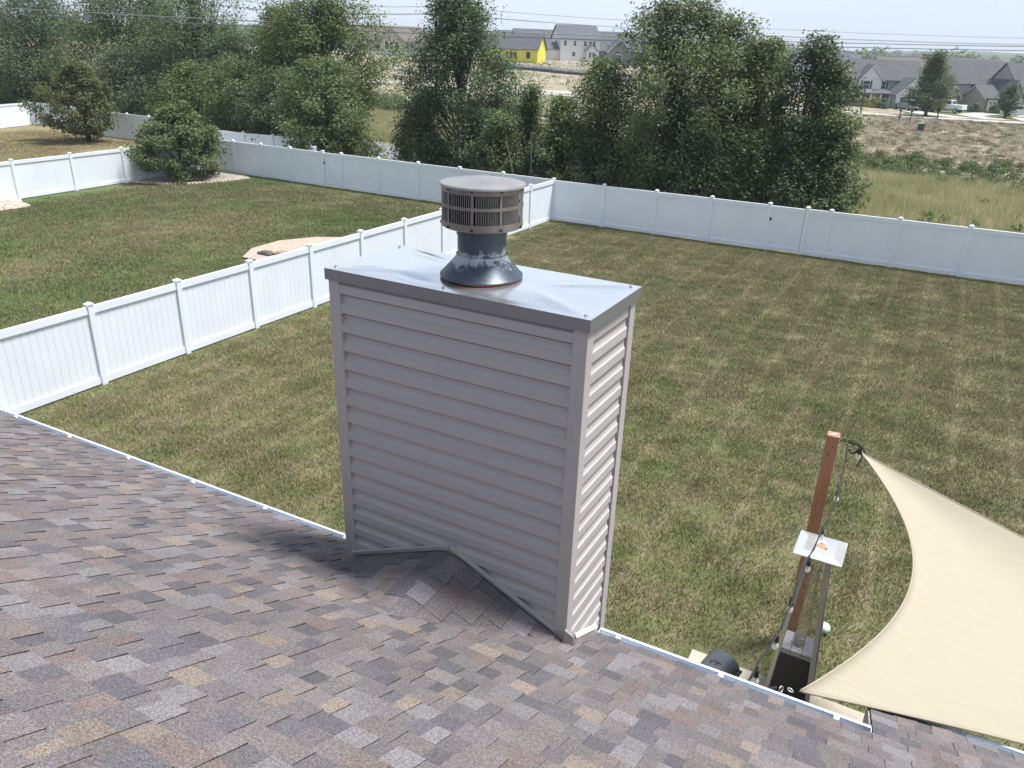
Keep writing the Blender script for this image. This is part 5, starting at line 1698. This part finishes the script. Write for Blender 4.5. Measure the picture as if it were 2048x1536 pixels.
# ------------------------------------------------------------------ vehicles
def car(label, x, y, rz, paint, kind='suv'):
    o = thing('parked_car', label, 'car', (x, y, tz(x, y) + 0.09), rz)
    if kind == 'suv':
        body = [(-2.3, 0.35), (-2.32, 0.95), (-2.2, 1.05), (-1.0, 1.08), (2.25, 1.08), (2.33, 0.9), (2.33, 0.4)]
        cab0, cab1 = [(-1.15, 1.07), (2.2, 1.07)], [(-0.35, 1.66), (1.95, 1.66)]
    else:
        body = [(-2.7, 0.45), (-2.72, 1.05), (-2.55, 1.18), (-1.1, 1.22), (2.7, 1.22), (2.75, 0.5)]
        cab0, cab1 = [(-1.2, 1.21), (1.1, 1.21)], [(-0.5, 1.85), (0.9, 1.85)]
    bevel(MB().prism(body, (0, -0.92, 0), (1, 0, 0), (0, 0, 1), (0, 1.84, 0)).build('body', M[paint], o), 0.06, 2)
    w0, w1 = 0.86, 0.70
    bevel(MB().frustum([(cab0[0][0], -w0, cab0[0][1]), (cab0[1][0], -w0, cab0[1][1]), (cab0[1][0], w0, cab0[1][1]), (cab0[0][0], w0, cab0[0][1])],
                       [(cab1[0][0], -w1, cab1[0][1]), (cab1[1][0], -w1, cab1[1][1]), (cab1[1][0], w1, cab1[1][1]), (cab1[0][0], w1, cab1[0][1])]).build('cabin', M[paint], o), 0.05, 2)
    zb, zt = cab0[0][1] + 0.06, cab1[0][1] - 0.10
    def side_x(z, end):
        t = (z - cab0[0][1]) / (cab1[0][1] - cab0[0][1])
        return cab0[end][0] * (1 - t) + cab1[end][0] * t
    def half(z):
        t = (z - cab0[0][1]) / (cab1[0][1] - cab0[0][1])
        return w0 * (1 - t) + w1 * t
    xa, xb = side_x(zb, 0) + 0.25, side_x(zb, 1) - 0.15
    xc, xd = side_x(zt, 0) + 0.12, side_x(zt, 1) - 0.1
    for s in (-1, 1):
        mid0, mid1 = (xa + xb) / 2, (xc + xd) / 2
        for (p0, p1, p2, p3) in ((xa, mid0 - 0.05, mid1 - 0.05, xc), (mid0 + 0.05, xb, xd, mid1 + 0.05)):
            ya, yt = s * (half(zb) + 0.006), s * (half(zt) + 0.006)
            MB().frustum([(p0, ya, zb), (p1, ya, zb), (p2, yt, zt), (p3, yt, zt)], [(p0, ya - s * 0.02, zb), (p1, ya - s * 0.02, zb), (p2, yt - s * 0.02, zt), (p3, yt - s * 0.02, zt)]).build('side_window', M['pane'], o)
    for e, sg in ((0, -1), (1, 1)):
        x0, x1 = side_x(zb, e) + sg * 0.012, side_x(zt, e) + sg * 0.012
        MB().frustum([(x0, -half(zb) + 0.1, zb), (x0, half(zb) - 0.1, zb), (x1, half(zt) - 0.08, zt), (x1, -half(zt) + 0.08, zt)],
                     [(x0 - sg * 0.02, -half(zb) + 0.1, zb), (x0 - sg * 0.02, half(zb) - 0.1, zb), (x1 - sg * 0.02, half(zt) - 0.08, zt), (x1 - sg * 0.02, -half(zt) + 0.08, zt)]).build('windscreen' if e == 0 else 'rear_window', M['pane'], o)
    xw = 1.42 if kind == 'suv' else 1.75
    for sx in (-1, 1):
        for s in (-1, 1):
            ty = MB().tube([(0, -0.12, 0), (0, 0.12, 0)], 0.36, 18).build('wheel', M['rubber'], o, loc=(sx * xw, s * 0.84, 0.36))
            MB().tube([(0, s * 0.119, 0), (0, s * 0.128, 0)], 0.23, 14).build('rim', M['rim'], ty)
    xl = body[1][0] - 0.004
    for s in (-1, 1):
        MB().box(xl - 0.03, xl + 0.06, s * 0.66 - 0.18, s * 0.66 + 0.18, 0.80, 0.94).build('headlight', M['lamp_clear'], o)
        MB().box(body[-2][0] - 0.06, body[-2][0] + 0.03, s * 0.74 - 0.12, s * 0.74 + 0.12, 0.75, 1.0).build('tail_light', M['tail_red'], o)
    return o
car('white sport utility car parked beside the young street tree', 7.4, 146.0, R(-14), 'car_white')
car('silver car nose out in front of the open garage', -8.2, 147.0, R(-48), 'car_silver')
car('tan pickup truck beside the silver car', -5.2, 149.0, R(-50), 'car_tan', 'pickup')
car('white pickup truck half hidden by the street tree', -2.4, 148.5, R(-25), 'car_white', 'pickup')
tree('tall conical young street tree in front of the white gabled house', -4.7, 134.0, 8.6, 6.6, 90, 'leaf_mid', 'cone', 0.16, 6500, 0.26, None, clump=0.42)
tree('small dark young tree on the grass between the driveways', 5.6, 142.0, 4.6, 2.5, 91, 'leaf_dark', 'oval', 0.25, 2200, 0.22, None, clump=0.35)
for i, (x, y, m_, lb) in enumerate(((-15.0, 147.0, 'leaf_yellow', 'round yellow green shrub before the porch'), (-13.4, 147.6, 'leaf_yellow', 'second yellow green shrub before the porch'), (-11.8, 147.2, 'leaf_dark', 'dark clipped shrub at the garage corner'), (-17.0, 146.2, 'leaf_dark', 'dark shrub at the far end of the porch'), (1.6, 153.6, 'leaf_dark', 'dark shrub along the side wall of the tan house'), (4.3, 152.6, 'leaf_dark', 'dark shrub by the small garage door'))):
    tree(lb, x, y, 1.4, 1.9, 100 + i, m_, 'shrub', 0.0, 700, 0.2, None, 'bush', 'bush', trunk=False)
o = thing('utility_box', 'dark green utility box standing in the weedy dirt field', 'utility box', (-3.8, 103.0, 0), R(15))
bevel(MB().box(-0.30, 0.30, -0.3, 0.3, 0.0, 0.85).build('cabinet', M['green_box'], o), 0.04, 2)
MB().box(-0.32, 0.32, -0.32, 0.32, 0.852, 0.91).build('lid', M['house_grey'], o)
for (x, y, lb) in ((-3.0, 129.0, 'black mailbox on a post beside the street tree'), (-13.0, 128.2, 'black sign post with a pale board near the porch house')):
    o = thing('mailbox' if 'mailbox' in lb else 'sign_post', lb, 'mailbox' if 'mailbox' in lb else 'sign', (x, y, 0))
    hh = 1.2 if 'mailbox' in lb else 3.6
    MB().box(-0.08, 0.08, -0.08, 0.08, 0, hh).build('post', M['mail_black'], o)
    if 'mailbox' in lb:
        MB().box(-0.2, 0.2, -0.3, 0.3, hh + 0.001, hh + 0.36).build('box', M['mail_black'], o)
    else:
        MB().box(0.081, 0.9, -0.03, 0.03, hh - 0.5, hh - 0.1).build('board', M['house_white'], o)
GS = 'lot stakes standing in the dirt field'
for (x, y, lb) in ((-7.2, 119.0, 'short dark lot stake nearer the porch house, in the dirt'), (-5.8, 118.0, 'short dark lot stake nearer the utility box, in the dirt')):
    tag(MB().box(-0.06, 0.06, -0.06, 0.06, 0, 1.3).box(-0.16, 0.16, -0.02, 0.02, 1.301, 1.5).build('lot_stake', M['mail_black'], loc=(x, y, 0)), lb, 'stake', GS)
def silt(label, pts, mat, h=0.8):
    o = thing('silt_fence', label, 'fence', (pts[0][0], pts[0][1], tz(*pts[0])))
    mb = MB()
    P = []
    for i in range(len(pts) - 1):
        n = max(1, int(math.dist(pts[i], pts[i + 1]) / 2.4))
        for k in range(n):
            P.append((pts[i][0] + (pts[i + 1][0] - pts[i][0]) * k / n, pts[i][1] + (pts[i + 1][1] - pts[i][1]) * k / n))
    P.append(pts[-1])
    z0 = o.location.z
    for i in range(len(P) - 1):
        a, b = P[i], P[i + 1]
        za, zb_ = tz(*a) - z0, tz(*b) - z0
        ax, ay, bx, by = a[0] - pts[0][0], a[1] - pts[0][1], b[0] - pts[0][0], b[1] - pts[0][1]
        s = random.Random(i).uniform(-0.12, 0.06)
        mb.frustum([(ax, ay, za), (bx, by, zb_), (bx, by + 0.02, zb_), (ax, ay + 0.02, za)], [(ax, ay + 0.03, za + h + s), (bx, by + 0.03, zb_ + h + s), (bx, by + 0.05, zb_ + h + s), (ax, ay + 0.05, za + h + s)])
        MB().box(ax - 0.04, ax + 0.04, ay + 0.07, ay + 0.15, za - 0.1, za + h + 0.25).build('stake', M['wood_pole'], o)
    mb.build('fabric', M[mat], o)
silt('pale silt fence crossing the slope below the yellow house', [(-96, 162), (-82, 160), (-70, 158), (-58, 156)], 'silt')
silt('dark silt fence just in front of the pale one', [(-95, 159), (-82, 157), (-70, 154.5), (-58, 152)], 'silt_dark', 0.6)
silt('grey silt fence across the slope beyond the road gap', [(-160, 176), (-140, 170), (-120, 168), (-104, 160)], 'silt', 0.9)
for (x, y, lb) in ((-57.5, 142, 'pale survey stake standing in the dirt before the silt fence'), (-56.3, 141.5, 'dark survey stake beside the pale one in the dirt')):
    tag(MB().box(-0.1, 0.1, -0.1, 0.1, 0, 3.2).box(-0.14, 0.14, -0.14, 0.14, 3.201, 3.4).build('survey_stake', M['silt' if 'pale' in lb[:5] else 'silt_dark'], loc=(x, y, tz(x, y))), lb, 'stake')

# ------------------------------------------------------------------ overhead lines
def wire(label, a, b, sag, r_=0.022, group=None):
    mb = MB()
    n = 40
    o0 = Vector(a)
    mb.tube([Vector(a).lerp(Vector(b), i / n) - o0 + Vector((0, 0, -4 * sag * (i / n) * (1 - i / n))) for i in range(n + 1)], r_, 5)
    return tag(mb.build('overhead_wire', M['wire_far'], loc=a), label, 'wire', group)
def pole(label, x, y, h, rz, arm=True, ht=None):
    z = tz(x, y)
    o = thing('utility_pole', label, 'pole', (x, y, z), rz)
    MB().tube([(0, 0, 0), (0, 0, h)], [0.17, 0.11], 10).build('shaft', M['wood_pole'], o, smooth=True)
    if arm:
        MB().box(-1.3, 1.3, 0.13, 0.25, h - 0.9, h - 0.76).build('crossarm', M['wood_pole'], o)
        for xx in (-1.2, -0.4, 0.4, 1.2):
            MB().lathe([(0.05, 0), (0.05, 0.12), (0.0, 0.14)], 8, (xx, 0.19, h - 0.758)).build('insulator', M['rim'], o)
    return o
wire('upper of the near pair of thick overhead cables crossing the whole view', (-78.0, 20.0, 9.3), (30.0, 92.0, 9.3), 1.05, 0.034)
wire('lower of the near pair of thick overhead cables crossing the whole view', (-78.0, 20.0, 8.9), (30.0, 92.0, 9.0), 1.00, 0.028)
pole('utility pole with crossarm rising behind the tall dark oval tree', -53.4, 78.6, 11.3, R(40))
pole('utility pole with crossarm behind the wide tall grey leaved tree', -96.0, 69.0, 13.2, R(40))
pole('leaning bare pole between the tall open trees', -66.5, 74.5, 12.5, 0, False)
GW = 'thin power lines strung between the crossarm poles'
for dx, z0, z1, nm in ((-0.9, 10.55, 10.3, 'near arm end'), (0.9, 10.55, 10.2, 'far arm end'), (0.0, 11.3, 10.9, 'top')):
    wire('thin power line leaving the ' + nm + ' of the crossarm pole, toward the subdivision', (-53.4 + dx * 0.76, 78.6 + dx * 0.64, z0), (40.0, 133.0 + dx, z1 + 0.3), 1.2, 0.022, GW)
    wire('thin power line joining the two crossarm poles at the ' + nm, (-53.4 + dx * 0.76, 78.6 + dx * 0.64, z0), (-96.0 + dx * 0.76, 69.0 + dx * 0.64, z0 + 1.9), 0.9, 0.022, GW)

# ------------------------------------------------------------------ grass, weeds, scrub, far woods
me = blade_patch('lawn_grass', 0.55, 620, 0.03, 0.075, 0.0105, 0.9, M['turf'])
scatter('lawn_grass', me, -14.85, 9.0, 8.7, 31.4, 0.46, 'half dry mown grass of the back lawn', 'grass', 0.004, seed=3)
scatter('lawn_grass', me, -14.85, -2.1, 4.0, 8.6, 0.46, 'mown grass of the back lawn below the eave', 'grass', 0.004, seed=9)
me2 = blade_patch('lawn_grass', 0.85, 560, 0.03, 0.08, 0.017, 0.9, M['turf2'])
scatter('lawn_grass', me2, -36.0, -16.2, 4.0, 31.4, 0.75, 'greener mown grass of the lawn next door', 'grass', 0.004, seed=13)
me3 = blade_patch('lawn_grass', 1.2, 480, 0.03, 0.08, 0.03, 0.9, M['turf3'])
scatter('lawn_grass', me3, -66.0, -40.4, 14.0, 31.5, 1.1, 'dry tan mown grass of the second yard along', 'grass', 0.004, seed=17)
scatter('lawn_grass', me3, -64.0, -52.5, 31.5, 38.2, 1.1, 'dry tan mown grass round the rusty little tree', 'grass', 0.004, seed=19)
me4 = blade_patch('meadow_grass', 0.9, 320, 0.22, 0.75, 0.022, 0.55, M['meadow'])
scatter('meadow_grass', me4, -30.0, 9.0, 34.0, 37.3, 0.8, 'tall yellow green meadow grass right behind the back fence', 'grass', 0, seed=21)
scatter('meadow_grass', me4, -3.0, 9.0, 41.0, 58.0, 0.8, 'tall meadow grass between the fence and the scrub', 'grass', 0, seed=25)
scatter('meadow_grass', me4, -58.0, -30.0, 52.0, 73.0, 0.95, 'tall yellow green meadow grass beyond the asphalt lane', 'grass', 0, seed=29)
scatter('meadow_grass', me4, -30.0, -3.0, 42.5, 58.0, 1.1, 'tall meadow grass seen through the trees', 'grass', 0, seed=33)
me9 = bush_patch('meadow_weeds', 0.5, 0.75, 130, 0.15, M['leaf_bright'])
scatter('meadow_weeds', me9, -6.0, 9.0, 34.4, 58.0, 1.3, 'leafy green weeds standing in the meadow behind the fence', 'weeds', 0, 0.30, 0.4, 1.1, seed=61)
me5 = bush_patch('scrub', 0.9, 1.1, 420, 0.20, M['leaf_mid'])
scatter('scrub', me5, -14.0, 9.5, 55.5, 69.5, 1.1, 'band of low green scrub between meadow and dirt field', 'scrub', 0, 0.80, 0.25, 0.75, seed=37)
scatter('scrub', me5, -112.0, -60.0, 55.5, 74.0, 2.1, 'low green scrub behind the trees at the left', 'scrub', 0, 0.9, 0.8, 1.8, seed=39)
scatter('scrub', me5, -80.0, -46.0, 74.0, 92.0, 1.9, 'low green scrub along the near edge of the building site', 'scrub', 0, 0.72, 0.5, 1.2, seed=41)
me6 = blade_patch('field_weeds', 0.5, 60, 0.10, 0.42, 0.05, 0.9, M['weed'])
scatter('field_weeds', me6, -16.0, 9.5, 69.0, 127.0, 1.25, 'scattered weeds dotting the dirt field', 'weeds', 0, 0.6, 0.4, 1.1, seed=45)
me7 = blade_patch('straw_stubble', 0.8, 140, 0.06, 0.22, 0.045, 0.9, grass_mat('straw_stubble', ((0.35, 0.31, 0.23), (0.48, 0.43, 0.33)), ((0.38, 0.33, 0.25), (0.52, 0.455, 0.36)), 1.5, False, 0.4))
scatter('straw_stubble', me7, -18.0, 9.5, 68.0, 128.0, 1.2, 'dry straw stubble over the dirt field', 'stubble', 0, 0.9, 0.6, 1.3, seed=49)
scatter('straw_stubble', me7, -70.0, -34.0, 86.0, 96.0, 1.3, 'dry stubble on the near part of the building site', 'stubble', 0, 0.9, 0.6, 1.3, seed=53)
# weeds on the rising ground
n = 26000
rg = np.random.default_rng(77)
ang = rg.uniform(math.atan2(-1.05, 1), math.atan2(-0.22, 1), n // 8)
dd = rg.uniform(96, 205, n // 8) 
cx = np.repeat(dd * np.sin(ang), 8) + rg.normal(size=n) * 0.5
cy = np.repeat(dd * np.cos(ang), 8) + rg.normal(size=n) * 0.5
czz = np.array([tz(a, b) for a, b in zip(cx, cy)]) + rg.uniform(0.05, 0.45, n)
keep = np.sin(cx * 0.11) + np.sin(cy * 0.17 + cx * 0.05) > -0.5
c = np.stack([cx, cy, czz], 1)[keep]
me8 = leaves('field_weeds', c, np.array([0, -0.3, 0.8]) + rg.normal(size=c.shape) * 0.5, 0.42 * rg.uniform(0.5, 1.3, len(c)), rg.uniform(0, 1, len(c)), M['leaf_olive'])
tag(link('field_weeds', me8), 'green weeds scattered over the rising building site', 'weeds', None, 'stuff')
# far woods along the skyline
def woods(label, arcs, mat, seed):
    rg = np.random.default_rng(seed)
    C, Nn, S_ = [], [], []
    for (a0, a1, d0, d1, h0, h1, num, lf) in arcs:
        for i in range(num):
            a = R(rg.uniform(a0, a1))
            d = rg.uniform(d0, d1)
            x, y = d * math.sin(a), d * math.cos(a)
            h = rg.uniform(h0, h1)
            w = h * rg.uniform(0.35, 0.55)
            m = 170
            u = unit(rg.normal(size=(m, 3)))
            rad = rg.uniform(0.55, 1.05, m)[:, None]
            p = u * rad * np.array([w, w, h * 0.48]) + np.array([x, y, tz(x, y) + h * 0.5])
            C.append(p)
            Nn.append(u + np.array([0, 0, 0.6]) + rg.normal(size=(m, 3)) * 0.4)
            S_.append(np.full(m, lf) * rg.uniform(0.5, 1.4, m))
    C, Nn, S_ = np.concatenate(C), np.concatenate(Nn), np.concatenate(S_)
    me = leaves('far_woods', C, Nn, S_, rg.uniform(0, 1, len(C)), M[mat], 0.8)
    return tag(link('far_woods', me), label, 'woods', None, 'stuff')
woods('hazy far woods along the skyline', [(-75, 30, 420, 620, 7, 12, 300, 1.7), (-75, 30, 800, 1300, 9, 14, 420, 3.0), (-14, 12, 300, 360, 9, 13, 46, 1.1), (-60, -30, 290, 340, 5, 8, 60, 1.0)], 'leaf_mid', 5)

# ------------------------------------------------------------------ air
m, t, b, o_ = newmat('air_haze')
t.nodes.remove(b)
pv = t.nodes.new('ShaderNodeVolumePrincipled')
pv.inputs['Color'].default_value = (0.80, 0.88, 1.0, 1)
pv.inputs['Density'].default_value = 0.00034
pv.inputs['Anisotropy'].default_value = 0.0
t.links.new(pv.outputs[0], o_.inputs['Volume'])
tag(MB().box(-2700, 2700, -2700, 2700, -20.0, 60.0).build('haze', m), 'thin pale summer haze', 'haze', None, 'stuff')
